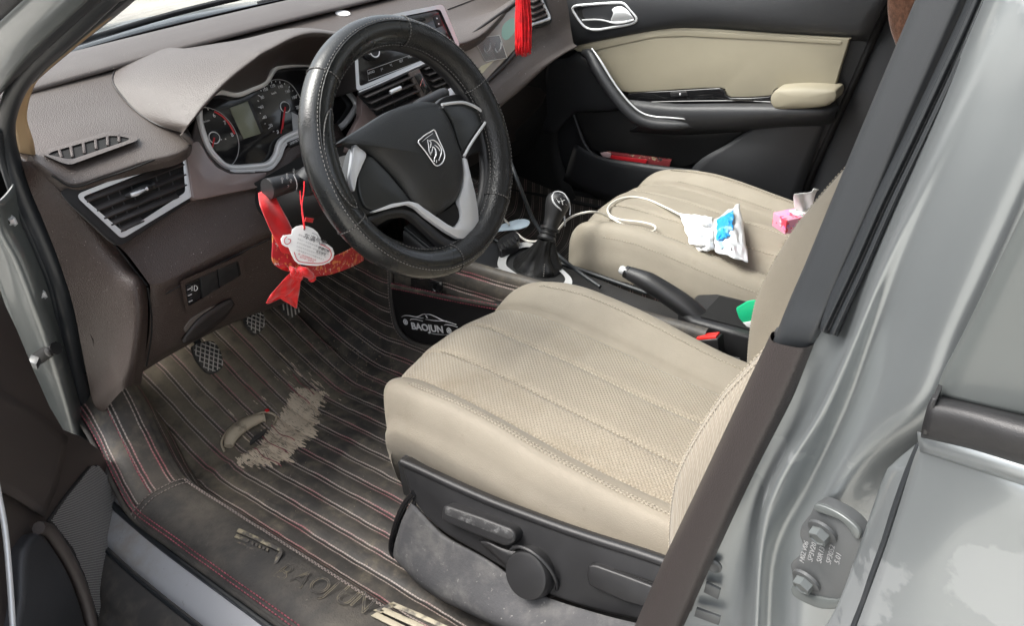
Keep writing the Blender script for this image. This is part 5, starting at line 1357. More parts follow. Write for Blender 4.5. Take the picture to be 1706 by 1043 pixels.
bar([(470, 914), (471, 922), (462, 938), (456, 940), (460, 926)], M['gold'])
bar([(652, 1004), (662, 1009), (634, 1022), (622, 1017)], M['gold'])
bar([(655, 1003), (700, 1022), (760, 1050), (752, 1054), (690, 1026), (645, 1008)], M['gold_pale'])
bar([(640, 1012), (690, 1034), (730, 1054), (720, 1058), (680, 1040), (632, 1018)], M['gold_pale'])
bar([(628, 1020), (660, 1036), (700, 1056), (690, 1060), (650, 1042), (618, 1026)], M['gold_pale'])

# torn patch: backing cloth showing through in ragged strips along the ribs
M['torn'] = mat('grey_mat_backing', (.64, .53, .39), .9, bump=('noise', 180, .6), dirt=[((.36, .30, .22), 30, .55, .75, 6)])
def s_of_x(x):
    for i in range(len(pp3) - 1):
        if pp3[i + 1].x > x and pp3[i].x > .0: return acc[i] + (acc[i + 1] - acc[i]) * max(0, min(1, (x - pp3[i].x) / (pp3[i + 1].x - pp3[i].x + 1e-9)))
    return 0
rr = random.Random(3)
def MS(u, v, lift=0.0):
    z = 0.0
    for _ in range(14):
        p = Z(u, v, z); q = mat_point(s_of_x(max(.012, p.x)), p.y); z += (q.z - z) * .6
    return Z(u, v, z + lift)
vs, fs = [], []
def strip(s0, s1, y0, y1, n=14, lift=.0016):
    i0 = len(vs)
    for k in range(n + 1):
        y = y0 + (y1 - y0) * k / n
        a = s0 + rr.uniform(-.0012, .0012); b = s1 + rr.uniform(-.0012, .0012)
        if k in (0, n): a += (s1 - s0) * .3; b -= (s1 - s0) * .3
        vs.append(mat_point(a, y) + V((0, 0, lift))); vs.append(mat_point(b, y) + V((0, 0, lift)))
    for k in range(n): fs.append((i0 + 2 * k, i0 + 2 * k + 1, i0 + 2 * k + 3, i0 + 2 * k + 2))
TORN = [[(392, 772), (430, 745), (446, 722), (462, 700), (508, 690), (522, 700), (520, 722), (500, 738), (480, 768), (440, 776)],
        [(462, 700), (474, 684), (486, 656), (500, 648), (538, 654), (530, 676), (524, 694), (500, 702)]]
for poly in TORN:
    P2 = [(lambda p: (p.x, p.y))(MS(u, v)) for u, v in poly]
    xa, xb_ = min(p[0] for p in P2), max(p[0] for p in P2)
    x = xa + .002
    while x < xb_:
        ys_ = []
        for i in range(len(P2)):
            (x1, y1), (x2, y2) = P2[i - 1], P2[i]
            if (x1 > x) != (x2 > x): ys_.append(y1 + (y2 - y1) * (x - x1) / (x2 - x1))
        w_ = rr.uniform(.0028, .0042)
        if len(ys_) >= 2:
            s = s_of_x(max(.012, x))
            strip(s, s + w_, min(ys_) - rr.choice([0, .002, .006, .012, .02]), max(ys_) + rr.uniform(-.003, .008), 14, .0014 + rr.uniform(0, .0004))
        x += w_ * rr.choice([.96, .98, 1.0, 1.0, 1.12])
for k in range(60):
    x = rr.uniform(.13, .42); yc = .93 + (x - .13) * .40 + rr.gauss(0, .045)
    L_ = rr.uniform(.006, .03); s = s_of_x(x)
    strip(s, s + rr.uniform(.0009, .0022), yc, yc + L_, 4)
tp = obj('torn_patch', vs, fs, M['torn'], fm, False); tp['kind'] = 'stuff'
# loose threads across the tear
bm = bmesh.new()
for k in range(26):
    x = rr.uniform(.12, .5); y = .9 + (x - .12) * .3 + rr.uniform(-.08, .09)
    a = mat_point(s_of_x(x), y) + V((0, 0, .003)); b = mat_point(s_of_x(x + rr.uniform(-.012, .012)), y + rr.uniform(-.03, .03)) + V((0, 0, .003))
    tube_bm(bm, [a, a.lerp(b, .5) + V((rr.uniform(-.004, .004), 0, .003)), b], .0005, 4)
tag(bm_obj('loose_thread', bm, M['dusty_thread'], fm, False), kind='stuff')
bm = bmesh.new()
for s_, y0, y1 in [(s_of_x(.20), .90, .99), (s_of_x(.165), .88, .97), (s_of_x(.235), .92, 1.0), (s_of_x(.34), .99, 1.06), (s_of_x(.365), 1.0, 1.07)]:
    tube_bm(bm, [mat_point(s_ + .002 * math.sin(i), y0 + (y1 - y0) * i / 8) + V((0, 0, .003)) for i in range(9)], .0009, 5)
tag(bm_obj('red_thread', bm, M['pink_thread'], fm, False), kind='stuff')
# worn ring of the heel pad: an oval welt, and the dark hole in it
M['heel'] = mat('dusty_tan_heel_pad', (.58, .49, .35), .85, bump=('noise', 90, .6), dirt=[((.22, .18, .13), 25, .52, .75, 6)])
hp_ = [MS(u, v, .007) for u, v in [(381, 744), (386, 728), (402, 712), (425, 700), (441, 696)]]
tube('heel_pad', hp_, [.010, .0155, .017, .0145, .009], M['heel'], fm, 6, 10, False, .75)
tube('heel_welt', [MS(u, v, .003) for u, v in [(374, 753), (369, 738), (377, 721), (398, 703), (424, 692), (444, 687), (460, 694), (456, 708)]], .0028, M['heel'], fm, 5, 6)
panel('heel_hole', [MS(u, v, .004) for u, v in cr2([(416, 738), (422, 728), (434, 720), (444, 714), (440, 723), (428, 733), (418, 741)], 3)], (0, 0, -.002), M['flap'], fm, 0)
lathe('red_tuft', MS(445, 686, .002), (0, 0, 1), [(0, .006), (.004, .005), (.006, .002)], M['red_thread'], fm, 8)
# crumbs of dried mud
bm = bmesh.new()
for k in range(260):
    if k < 150: x = .5 + rr.gauss(0, .07); y = 1.02 + rr.gauss(0, .06)
    else: x = rr.uniform(.0, .5); y = rr.uniform(.45, 1.1)
    p = mat_point(s_of_x(max(.02, x)), y) + V((0, 0, .003)); r_ = rr.uniform(.0006, .0022) if k < 150 else rr.uniform(.0004, .0012)
    m4 = Matrix.Translation(p) @ Matrix.Scale(r_, 4)
    bmesh.ops.create_icosphere(bm, subdivisions=1, radius=1, matrix=m4)
tag(bm_obj('mud_crumb', bm, mat('dried_mud', (.24, .195, .14), .9), fm, False), kind='stuff')

# pocket with printed car on the tunnel side of the mat
PK = Plane((.592, .85, .14), (-1, 0, .12))
pkt = thing('mat_pocket', 'black mat pocket printed with a white car outline and the name BAOJUN', 'pocket', tuple(PK(740, 520)))
M['pocket'] = mat('pocket_leatherette', (.010, .010, .011), .4, bump=('grain', 800, .15))
po = [(654, 478), (700, 488), (760, 500), (796, 506), (840, 512), (840, 575), (790, 590), (740, 578), (700, 572), (678, 560), (662, 540), (655, 510)]
panel('pouch', PK.many(cr2(po, 3), .008), PK.n * -.012, M['pocket'], pkt, .003, 3)
tube('pouch_hem', PK.many([(652, 476), (700, 486), (760, 498), (800, 505), (842, 513)], .011), .005, M['mat'], pkt, 4, 8)
for d_ in (0, 4): stitches('hem_stitching', cr(PK.many([(652, 472 + d_ * 2), (700, 482 + d_ * 2), (760, 495 + d_ * 2), (830, 508 + d_ * 2)], .016), 8), M['pink_thread'], pkt, PK.n, .005, .0025, .0008)
tube('pouch_binding', PK.many([(650, 440), (651, 480), (653, 512), (660, 542), (676, 564), (700, 576), (740, 583), (790, 592)], .006), .0065, M['flap'], pkt, 5, 8)
stitches('binding_stitching', cr(PK.many([(646, 440), (647, 480), (650, 514), (657, 546), (674, 568), (700, 580), (740, 587)], .012), 6), M['dusty_thread'], pkt, PK.n, .005, .0025, .0008)
panel('pocket_strap', PK.many([(684, 464), (736, 470), (736, 492), (684, 482)], .012), PK.n * -.003, M['black_gloss'], pkt, .001)
tube('strap_ring', PK.many([(722, 474), (722, 482), (729, 487), (736, 484), (737, 474)], .018), .0018, M['black_gloss'], pkt, 4, 6)
pa = PK(686, 548, .0092); pb = PK(748, 556, .0092)
text('printed_name', 'BAOJUN', pa, pb - pa, PK(686, 538, .0092) - pa, .0235, M['white'], pkt, .0002, 'LEFT', .0008, 1.16)
for ln, r in [([(669, 528), (674, 526), (682, 526), (692, 528), (698, 527), (704, 524), (708, 523.5)], .0011), ([(692, 528.5), (702, 530), (705, 530)], .0009), ([(709, 524), (716, 524), (726, 528), (738, 534), (748, 537), (760, 541)], .0012), ([(709, 525), (712, 530)], .0012), ([(709, 532), (722, 534), (740, 535), (744, 535)], .001), ([(683, 534), (685, 532), (692, 532), (704, 535)], .001), ([(740, 542), (743, 541), (752, 542), (762, 545)], .001), ([(712, 554), (728, 557), (746, 558)], .0005)]:
    tube('printed_line', PK.many(ln, .0094), [r * .5, r, r, r * .5], M['white'], pkt, 4, 5)
for u, v in ((675.5, 536.5), (748, 551)):
    c = PK(u, v, .0094); e1 = V((0, 1, 0)); e2 = PK.n.cross(e1).normalized()
    tube('printed_wheel', [c + (e1 * math.cos(q) + e2 * math.sin(q)) * .0065 for q in [i * math.pi / 8 for i in range(16)]], .0010, M['white'], pkt, 1, 5, True)
    for i in range(5):
        q = i * math.pi / 5
        tube('printed_spoke', [c - (e1 * math.cos(q) + e2 * math.sin(q)) * .006, c + (e1 * math.cos(q) + e2 * math.sin(q)) * .006], .0006, M['white'], pkt, 1, 4)
# small lint on the mat
for u, v in ((650, 659),):
    lt_ = thing('lint', 'tiny white scrap of lint on the mat beside the seat front', 'lint', tuple(Z(u, v, .006)))
    tube('scrap', [Z(u - 5, v - 1, .006), Z(u, v + 1, .009), Z(u + 5, v, .006)], .0016, M['paper'], lt_, 2, 5)

# passenger side mat
pm = thing('floor_mat', 'black quilted passenger floor mat, mostly in shadow before the cream seat', 'floor mat', (1.05, .9, 0))
vs, uvs = [], []
pprof = cr([V((x, 0, z)) for x, z in [(.80, .26), (.815, .15), (.83, .05), (.86, .01), (.95, 0), (1.1, 0), (1.25, 0), (1.32, .012), (1.35, .05), (1.365, .12), (1.37, .16)]], 8)
pac = [0]
for a, b in zip(pprof, pprof[1:]): pac.append(pac[-1] + (b - a).length)
for j in range(61):
    y = .2 + 1.3 * j / 60
    for p, s in zip(pprof, pac):
        ribs = .0024 * abs(math.sin(math.pi * (y / .030 - .5))) ** .6
        vs.append(V((p.x, y, p.z + toe(y) * .9 * smooth(1.42, 1.3, p.x) + ribs + noise.noise(V((p.x * 12, y * 12, 9))) * .004))); uvs.append((y, s))
obj('quilted_sheet', vs, grid_faces(61, len(pprof)), M['mat_clean'], pm, True, None, uvs)
# ================================================================== passenger door
pd_ = thing('passenger_door', 'closed black passenger door with cream padded panel, cream armrest and chrome handle', 'car door', (1.38, .5, .2))
DX = 1.395
def DPn(x): return Plane((x, .5, .5), (-1, 0, 0))
D0, D1, D2, D3 = DPn(1.40), DPn(1.375), DPn(1.362), DPn(1.345)
panel('door_panel', D0.many([(760, -140), (1540, -140), (1476, 5), (1345, 300), (1330, 420), (830, 420), (800, 200)]), (.06, 0, 0), M['door_dark'], pd_, .004)
loft('upper_trim', [[X(u, v, x) for u, v, x in r] for r in [
    [(880, -80, 1.385), (1000, -82, 1.375), (1200, -82, 1.372), (1380, -80, 1.375), (1512, -78, 1.385)],
    [(895, -20, 1.370), (1000, -30, 1.362), (1200, -28, 1.360), (1380, -22, 1.362), (1490, -20, 1.372)],
    [(910, 40, 1.362), (1000, 10, 1.352), (1150, 8, 1.350), (1300, 16, 1.352), (1468, 20, 1.366)],
    [(925, 76, 1.366), (1000, 58, 1.358), (1090, 36, 1.354), (1160, 34, 1.354), (1300, 44, 1.356), (1450, 52, 1.37)][:1] + [(1010, 55, 1.358), (1150, 32, 1.354), (1300, 42, 1.356), (1452, 52, 1.37)],
    [(930, 90, 1.385), (1010, 66, 1.378), (1150, 46, 1.376), (1300, 54, 1.376), (1446, 66, 1.388)]]], M['door_dark'], pd_, 6, 5, .004)
# cream padded insert
ins_o = [(958, 76), (1010, 62), (1060, 52), (1090, 47), (1140, 46), (1200, 49), (1300, 56), (1405, 63), (1414, 67), (1404, 100), (1390, 146), (1384, 152), (1340, 146), (1295, 147), (1288, 156), (1278, 160), (1218, 162), (1208, 152), (1200, 146), (1130, 149), (1048, 154), (1030, 145), (1000, 112), (975, 88), (962, 86)]
panel('padded_insert', D1.many(cr2(ins_o, 2), .010), (.012, 0, 0), M['beige_pad'], pd_, .006, 4)
panel('insert_ridge', D1.many(rnd([(966, 78), (1014, 66), (1088, 51), (1140, 50), (1300, 60), (1404, 68), (1400, 74), (1300, 68), (1140, 60), (1090, 62), (1014, 78), (976, 88)], 4), .0122), (.003, 0, 0), M['beige_pad'], pd_, .0015, 3)
# switch plate and chrome line
panel('switch_plate', D2.many(cr2([(1046, 156), (1120, 151), (1188, 147), (1200, 147), (1208, 153), (1216, 163), (1280, 161), (1292, 152), (1298, 150), (1290, 168), (1284, 174), (1180, 172), (1066, 172)], 2), .004), (.03, 0, 0), M['black_gloss'], pd_, .002)
tube('chrome_line', D3.many([(1058, 171), (1120, 169), (1190, 168), (1240, 168), (1284, 170)], -.002), .0022, M['black_gloss'], pd_, 4, 6)
ws2 = panel('window_switch', D2.many(rnd([(1116, 154), (1144, 152), (1146, 160), (1118, 162)], 2), .006), (.006, 0, 0), M['black_pl'], pd_, .001)
lathe('switch_mark', D2(1133, 157, .0065), (-1, 0, 0), [(0, .003), (.001, .002)], M['chrome'], ws2, 8)
# armrest ledge below it
loft('arm_ledge', [[X(u, v, x) for u, v, x in r] for r in [
    [(1040, 166, 1.352), (1120, 174, 1.345), (1200, 174, 1.34), (1290, 174, 1.335), (1370, 176, 1.345), (1392, 172, 1.372)],
    [(1046, 176, 1.340), (1120, 182, 1.328), (1200, 182, 1.322), (1290, 182, 1.318), (1370, 183, 1.330), (1396, 178, 1.365)],
    [(1056, 190, 1.336), (1120, 198, 1.326), (1200, 198, 1.320), (1290, 194, 1.318), (1370, 190, 1.330), (1392, 184, 1.365)],
    [(1064, 206, 1.352), (1120, 214, 1.342), (1200, 213, 1.338), (1290, 206, 1.338), (1370, 198, 1.346), (1388, 192, 1.375)],
    [(1050, 216, 1.385), (1120, 222, 1.382), (1200, 219, 1.382), (1290, 212, 1.382), (1370, 206, 1.384), (1390, 198, 1.39)]]], M['door_dark'], pd_, 5, 5, .004)
am_o = [(1284, 164), (1290, 152), (1300, 148), (1340, 146), (1384, 149), (1392, 154), (1390, 166), (1376, 176), (1340, 180), (1298, 181), (1288, 176)]
AP = DPn(1.316)
dome('armrest', cr2(am_o, 3), AP, .0, .010, M['beige_pad'], pd_, 6, .06, .6)
# lower pocket: sunken dark bin, front lip and rear slope
panel('pocket_back', DPn(1.39).many(cr2([(955, 184), (1040, 176), (1090, 210), (1150, 222), (1250, 208), (1200, 245), (1165, 268), (1120, 280), (1040, 266), (990, 250), (972, 222)], 2), .004), (.004, 0, 0), M['black_matte'], pd_, .001)
loft('pocket_lip', [[X(u, v, x) for u, v, x in r] for r in [
    [(960, 240, 1.352), (1000, 262, 1.335), (1060, 272, 1.33), (1120, 280, 1.33), (1180, 290, 1.335)],
    [(955, 250, 1.350), (1000, 272, 1.330), (1060, 284, 1.324), (1120, 294, 1.324), (1180, 304, 1.33)],
    [(940, 300, 1.37), (1000, 330, 1.355), (1060, 345, 1.35), (1120, 355, 1.35), (1180, 360, 1.355)]]], M['door_dark'], pd_, 5, 4, .004)
tube('pocket_rim', [X(u, v, x) for u, v, x in [(954, 184, 1.385), (964, 215, 1.37), (978, 246, 1.352), (1000, 263, 1.338), (1060, 273, 1.332), (1120, 281, 1.332), (1165, 286, 1.335)]], .005, M['door_dark'], pd_, 4, 8)
loft('rear_slope', [[X(u, v, x) for u, v, x in r] for r in [
    [(1265, 204, 1.368), (1320, 199, 1.372), (1380, 194, 1.386)], [(1215, 238, 1.356), (1290, 235, 1.362), (1365, 232, 1.386)], [(1160, 272, 1.344), (1250, 285, 1.352), (1345, 290, 1.386)], [(1120, 330, 1.352), (1230, 340, 1.36), (1330, 340, 1.388)]]], M['door_dark'], pd_, 5, 5, .004)
loft('front_slope', [[X(u, v, x) for u, v, x in r] for r in [
    [(915, 100, 1.38), (945, 96, 1.376), (972, 90, 1.376), (1030, 160, 1.376)], [(905, 150, 1.376), (935, 160, 1.372), (965, 172, 1.372), (1040, 178, 1.376)], [(890, 215, 1.376), (925, 220, 1.372), (957, 188, 1.382), (1000, 184, 1.388)]]], M['door_dark'], pd_, 5, 5, .004)
# pull handle: a swept bar with a bright edge
pull = [(973, 88, 1.365), (984, 92, 1.345), (997, 116, 1.325), (1018, 148, 1.315), (1042, 178, 1.312), (1066, 198, 1.314), (1092, 206, 1.318), (1120, 208, 1.322), (1146, 208, 1.33), (1166, 212, 1.345)]
pu = tube('pull_handle', [X(*p) for p in pull], [.010, .016, .0165, .0165, .0175, .018, .017, .014, .010, .004], M['door_dark'], pd_, 6, 12)
tube('handle_edge', [X(*p) for p in [(986, 80, 1.338), (1000, 100, 1.322), (1026, 142, 1.308), (1050, 172, 1.302), (1070, 188, 1.302), (1092, 194, 1.306), (1120, 196, 1.312), (1144, 199, 1.322), (1164, 210, 1.340)]], [.002, .003, .003, .003, .0028, .0024, .002, .0016, .0008], M['chrome'], pu, 5, 6)
# inner door handle: chrome bezel, dark cup, lever
hb_o = [(954, 14), (960, 9), (975, 7.5), (1000, 5.5), (1032, 4), (1042, 7), (1050, 16), (1060, 28), (1059, 35), (1048, 40), (1020, 45), (996, 49), (980, 47), (970, 40), (960, 26)]
dh = panel('door_handle', DPn(1.352).many(cr2(hb_o, 2), .0), (.02, 0, 0), M['black_matte'], pd_, .002)
tube('chrome_bezel', DPn(1.350).many(hb_o, .002), .0036, M['chrome_b'], dh, 4, 8, True)
panel('handle_cup', DPn(1.351).many(cr2([(962, 14), (1024, 9), (1034, 20), (1018, 32), (994, 32), (974, 34)], 2), .0008), (.0005, 0, 0), M['void'], dh, 0)
loft('lever', [DPn(1.35).many([(1020, 16), (1024, 12), (1034, 10), (1042, 14)], .004), DPn(1.35).many([(1022, 22), (1030, 20), (1042, 20), (1052, 24)], .010), DPn(1.35).many([(1018, 33), (1028, 30), (1044, 28), (1056, 30)], .008), DPn(1.35).many([(1024, 38), (1034, 37), (1048, 36), (1057, 34)], .003)], M['chrome_b'], dh, 4, 4, .002)
tube('lever_edge', DPn(1.35).many([(970, 33), (990, 32), (1004, 33), (1016, 36), (1028, 38), (1044, 36), (1056, 32)], .008), .0024, M['chrome_b'], dh, 4, 6)
# folded papers in the pocket
pa_ = thing('folded_papers', 'red plaid papers tucked in the passenger door pocket', 'papers', tuple(X(1060, 265, 1.35)))
M['plaid'] = mat('red_plaid_print', (.24, .03, .035), .6, dirt=[((.45, .36, .22), 60, .60, .66, 2), ((.02, .02, .02), 45, .62, .68, 2)])
panel('sheet', DPn(1.352).many([(1010, 254), (1060, 260), (1118, 267), (1114, 282), (1060, 276), (1014, 266)], .0), (.012, .004, 0), M['plaid'], pa_, .001)
panel('sheet', DPn(1.347).many([(1014, 258), (1050, 263), (1078, 266), (1074, 276), (1020, 268)], .0), (.003, 0, 0), M['redline'], pa_, .0006)
panel('sheet', DPn(1.345).many([(1000, 255), (1010, 253), (1018, 256), (1016, 263), (1004, 261)], .0), (.004, 0, 0), mat('pink_tissue', (.55, .38, .38), .8), pa_, .001)
# far centre pillar, inner trim, window line and sill
fp = [[X(u, v, x) for u, v, x in r] for r in [
    [(1520, -100, 1.425), (1560, -100, 1.405), (1620, -100, 1.40), (1700, -100, 1.405)], [(1478, 5, 1.425), (1512, 5, 1.405), (1580, 5, 1.40), (1660, 5, 1.405)], [(1410, 155, 1.425), (1440, 158, 1.405), (1500, 160, 1.40), (1580, 160, 1.405)], [(1344, 300, 1.425), (1372, 310, 1.405), (1430, 320, 1.40), (1500, 330, 1.405)], [(1300, 420, 1.42), (1330, 430, 1.40), (1400, 440, 1.395), (1460, 450, 1.40)]]]
loft('far_pillar_trim', fp, M['door_dark'], body, 5, 5, .004)
loft('far_door_seal', [[X(u - 4, v, 1.41), X(u + 2, v, 1.398), X(u + 8, v, 1.41)] for u, v in [(1522, -100), (1478, 5), (1411, 155), (1345, 300), (1300, 420)]], M['black_matte'], body, 3, 5, .003)
loft('far_sill', [[(1.36, y, .14), (1.40, y, .16), (1.44, y, .14), (1.46, y, -.02)] for y in (-.4, .2, .8, 1.3)], M['black_matte'], body, 3, 3, .004)
panel('far_rear_side', [V(p) for p in [(1.44, -1.7, -.05), (1.44, .02, -.05), (1.44, .02, .74), (1.44, -1.7, .78)]], (.04, 0, 0), M['door_dark'], body, .004)
panel('near_rear_side', [V(p) for p in [(-.03, -1.7, -.05), (-.03, -.33, -.05), (-.03, -.33, .74), (-.03, -1.7, .78)]], (.04, 0, 0), M['door_dark'], body, .004)
loft('far_cowl_side', [[X(u, v, x) for u, v, x in r] for r in [[(858, 186, 1.39), (900, 150, 1.39), (935, 100, 1.39)], [(850, 300, 1.39), (890, 280, 1.39), (930, 240, 1.39)], [(850, 400, 1.37), (900, 360, 1.37), (960, 330, 1.37)]]], M['black_matte'], body, 3, 3, .004)
# ================================================================== centre console, levers, loose things
con = thing('centre_console', 'black centre console with silver gear surround, cup holder and rear bin', 'console', (.71, .4, .05))
sec = [(.90, .36, .30), (.80, .31, .30), (.72, .285, .29), (.60, .28, .29), (.48, .272, .285), (.36, .262, .285), (.22, .258, .29), (.10, .262, .30)]
loft('console_body', [[(.71 - w_, y, .02), (.71 - w_ - .004, y, z - .05), (.71 - w_ + .012, y, z - .006), (.71 - .05, y, z), (.71, y, z + .002), (.71 + .05, y, z), (.71 + w_ - .012, y, z - .006), (.71 + w_ + .004, y, z - .05), (.71 + w_, y, .02)] for y, z, k in sec for w_ in (.082 if y > .45 else .072,)], M['black_pl'], con, 4, 5)
tube('console_edge', [V((.638, y, z - .004)) for y, z, _ in sec[:6]], .005, M['rubber'], con, 5, 8)
tube('console_edge', [V((.79, y, z - .004)) for y, z, _ in sec[:6]], .005, M['rubber'], con, 5, 8)
# silver surround of the gear lever
GP = Plane((.72, .6, .292), (0, -.04, 1))
go = cr2([(829, 442), (833, 424), (846, 410), (862, 405), (884, 404), (905, 418), (935, 446), (952, 464), (950, 478), (930, 490), (905, 490), (872, 472), (840, 452)], 4)
gi = cr2([(843, 440), (846, 428), (856, 418), (868, 413), (884, 412), (902, 424), (926, 446), (941, 462), (938, 472), (924, 480), (903, 478), (874, 464), (850, 448)], 4)
M['surround'] = mat('bright_silver_plastic', (.72, .72, .71), .28, .45)
ring('gear_surround', go, gi, GP, .008, .004, M['surround'], con)
panel('surround_base', GP.many(gi, .001), (0, 0, -.004), M['black_matte'], con, 0)
loft('surround_flank', [GP.many([(824, 446), (850, 462), (880, 480), (905, 494)], .002), GP.many([(832, 447), (856, 458), (884, 474), (906, 490)], .007)], M['surround'], con, 4, 2, .002)
# rear bin and cup holder
panel('console_bin', [V(p) for p in [(.655, .03, .315), (.775, .03, .315), (.775, .20, .312), (.755, .235, .31), (.675, .235, .31), (.655, .20, .312)]], (0, 0, -.22), M['black_pl'], con, .010, 4)
panel('bin_hollow', [V(p) for p in rnd([(.672, .06), (.76, .06), (.76, .19), (.672, .19)], .012) and [(.672, .06, .3158), (.76, .06, .3158), (.76, .19, .3138), (.672, .19, .3138)]], (0, 0, -.0004), M['void'], con, 0)
# gear lever
gl = thing('gear_lever', 'black gear lever with chrome edged knob and leather boot', 'gear lever', tuple(GP(890, 455)))
yk = .565
def GK(u, v, dy=0): return Y(u, v, yk + dy)
bt_rows = []
cxs = [((893, 446), 47, 30, 0.0), ((893, 440), 44, 26, .012), ((897, 428), 34, 20, .022), ((903, 416), 24, 15, .03), ((908, 406), 17, 11, .034), ((910, 398), 14, 9, .036)]
base_c = GP(893, 446, .0)
for i, (h, rx, ry, tw) in enumerate([(0, .042, .060, 0), (.012, .038, .054, .1), (.030, .029, .038, .15), (.052, .022, .026, .1), (.070, .018, .020, .0), (.080, .0165, .017, 0)]):
    c = base_c.lerp(GK(911, 396), h / .080) if h else base_c
    row = []
    for k in range(33):
        q = 2 * math.pi * k / 32
        wr = 1 + (.16 * math.sin(q * 5 + i * .5) + .08 * math.sin(q * 9 + 1)) * (0 if i in (0, 5) else (1 if i in (2, 3) else .6))
        row.append(c + V((math.cos(q) * rx * wr, math.sin(q) * ry * wr, 0)))
    bt_rows.append(row)
M['boot'] = mat('soft_black_leather', (.011, .011, .011), .38, bump=('grain', 500, .3))
boot = loft('boot', bt_rows, M['boot'], gl, 2, 6)
stitches('boot_stitching', [bt_rows[0][20].lerp(bt_rows[2][20], t / 10) + V((-.002, 0, .004)) for t in range(11)], M['thread_grey'], boot, (-1, 0, .3), .003, .002, .0006)
axg = (GK(930, 340) - GK(911, 400)).normalized()
pc_ = GK(911, 398)
lathe('collar', pc_, axg, [(-.004, .018), (.0, .0205), (.004, .018), (.007, .0165), (.010, .0185), (.013, .0155), (.018, .0145), (.020, .021), (.025, .0215), (.026, .013)], M['black_pl'], gl, 24)
# knob: pear shaped, slightly flattened, chrome band and shift pattern on its top
kp = []
kc = GK(915, 384)
top = GK(934, 322)
axk = (top - kc).normalized(); Lk = (top - kc).length
s1 = axk.cross(V((0, 1, .2))).normalized(); s2 = s1.cross(axk)
for t, r in [(-.02, .0150), (.15, .0160), (.32, .0178), (.5, .0215), (.66, .0245), (.8, .0252), (.91, .0218), (.975, .014), (1.0, .004)]:
    c = kc + axk * Lk * t; r *= 1.10
    kp.append([c + (s1 * math.cos(q) + s2 * math.sin(q) * .92) * r for q in [2 * math.pi * k / 20 for k in range(21)]])
knob = loft('knob', kp, M['black_pl'], gl, 2, 4)
tow = (CC - top).normalized()
def KS(u, v, off=0.0):
    # point on the knob skin seen at this bearing: intersect with the knob's mid sphere
    d = ray(u, v).normalized(); c = kc + axk * Lk * .74; r_ = .0272
    b_ = d.dot(c - CC); h2 = r_ * r_ - ((c - CC).length_squared - b_ * b_)
    return CC + d * (b_ - math.sqrt(max(0, h2))) - d * off
tube('chrome_band', [KS(u, v, .0006) for u, v in [(920, 326), (921, 334), (926, 342), (934, 349), (939, 358), (941, 368)]] + [GK(941, 376, -.012)], .0019, M['chrome_b'], knob, 4, 6)
tube('chrome_band', [KS(u, v, .0006) for u, v in [(920, 326), (924, 320), (931, 319), (940, 323), (947, 334), (950, 346), (949, 358)]], .0016, M['chrome_b'], knob, 4, 6)
for ln in [[(928, 329), (938, 336)], [(930, 336), (941, 333)], [(934, 330), (938, 341)], [(927, 331), (932, 338)]]:
    tube('shift_pattern', [KS(u, v, .0004) for u, v in ln], .0006, M['white'], knob, 1, 5)
for s_, u, v in [('1', 926, 327), ('3', 933, 324), ('5', 940, 328), ('2', 930, 342), ('4', 937, 346), ('R', 943, 341)]:
    p_ = KS(u, v, .0005); text('shift_number', s_, p_, s1 * -1 if s1.x < 0 else s1, axk * .4 + V((0, .6, .5)), .0055, M['white'], knob, .0001)
# handbrake
hb2 = thing('handbrake', 'black handbrake lever with chrome release button, pulled up between the seats', 'handbrake', (.7, .2, .26))
hbp = [X(1048, 455, .69), X(1080, 470, .69), X(1115, 492, .69), X(1145, 513, .69), X(1170, 537, .69), X(1200, 570, .685)]
tube('grip', hbp, [.0135, .0195, .0210, .0215, .022, .023], M['black_pl'], hb2, 6, 14)
hd = (hbp[0] - hbp[1]).normalized()
lathe('grip_collar', hbp[0] - hd * .002, hd, [(0, .0125), (.004, .013), (.010, .0125), (.011, .009)], M['black_gloss'], hb2, 20)
lathe('release_button', hbp[0] + hd * .008, hd, [(0, .0085), (.010, .0085), (.0125, .0065), (.0128, 0)], M['chrome_b'], hb2, 20)
tube('lever_shroud', [X(1165, 560, .69), X(1195, 580, .69), X(1230, 600, .69)], [.018, .026, .03], M['black_matte'], hb2, 4, 10)
# seat belt buckle
bk = thing('seatbelt_buckle', 'black seatbelt buckle with red release button beside the driver seat', 'buckle', tuple(X(1185, 580, .635)))
BC = X(1181, 566, .628)
be1 = (X(1203, 562, .63) - X(1158, 566, .63)).normalized(); bu = V((0, .18, 1)).normalized(); bn = be1.cross(bu).normalized()
box('housing', BC + bu * -.030, be1 * .0235, bn * .012, bu * .036, M['black_pl'], bk, .004, 3)
box('release_button', BC + bu * .006 - be1 * .001 - bn * 0, be1 * .020, bn * .009, bu * .004, M['red_plastic'], bk, .0015)
tube('stalk', [BC - bu * .06, BC - bu * .12], .010, M['black_matte'], bk, 2, 8)

# green card and white slip in the bin
gc = thing('green_card', 'bright green plastic card sticking out of the console bin', 'card', tuple(X(1236, 522, .68)))
panel('card', [X(u, v, .68) for u, v in rnd([(1226, 514), (1246, 502), (1262, 500), (1262, 536), (1240, 540), (1231, 530)], 4)], V((.002, .001, 0)), M['green'], gc, .0005)
wcp = thing('white_slip', 'white slip of paper under the green card', 'paper', tuple(X(1244, 542, .678)))
panel('slip', [X(u, v, .679) for u, v in [(1238, 538), (1262, 534), (1262, 548), (1246, 546)]], V((.001, .001, 0)), M['paper'], wcp, .0003)
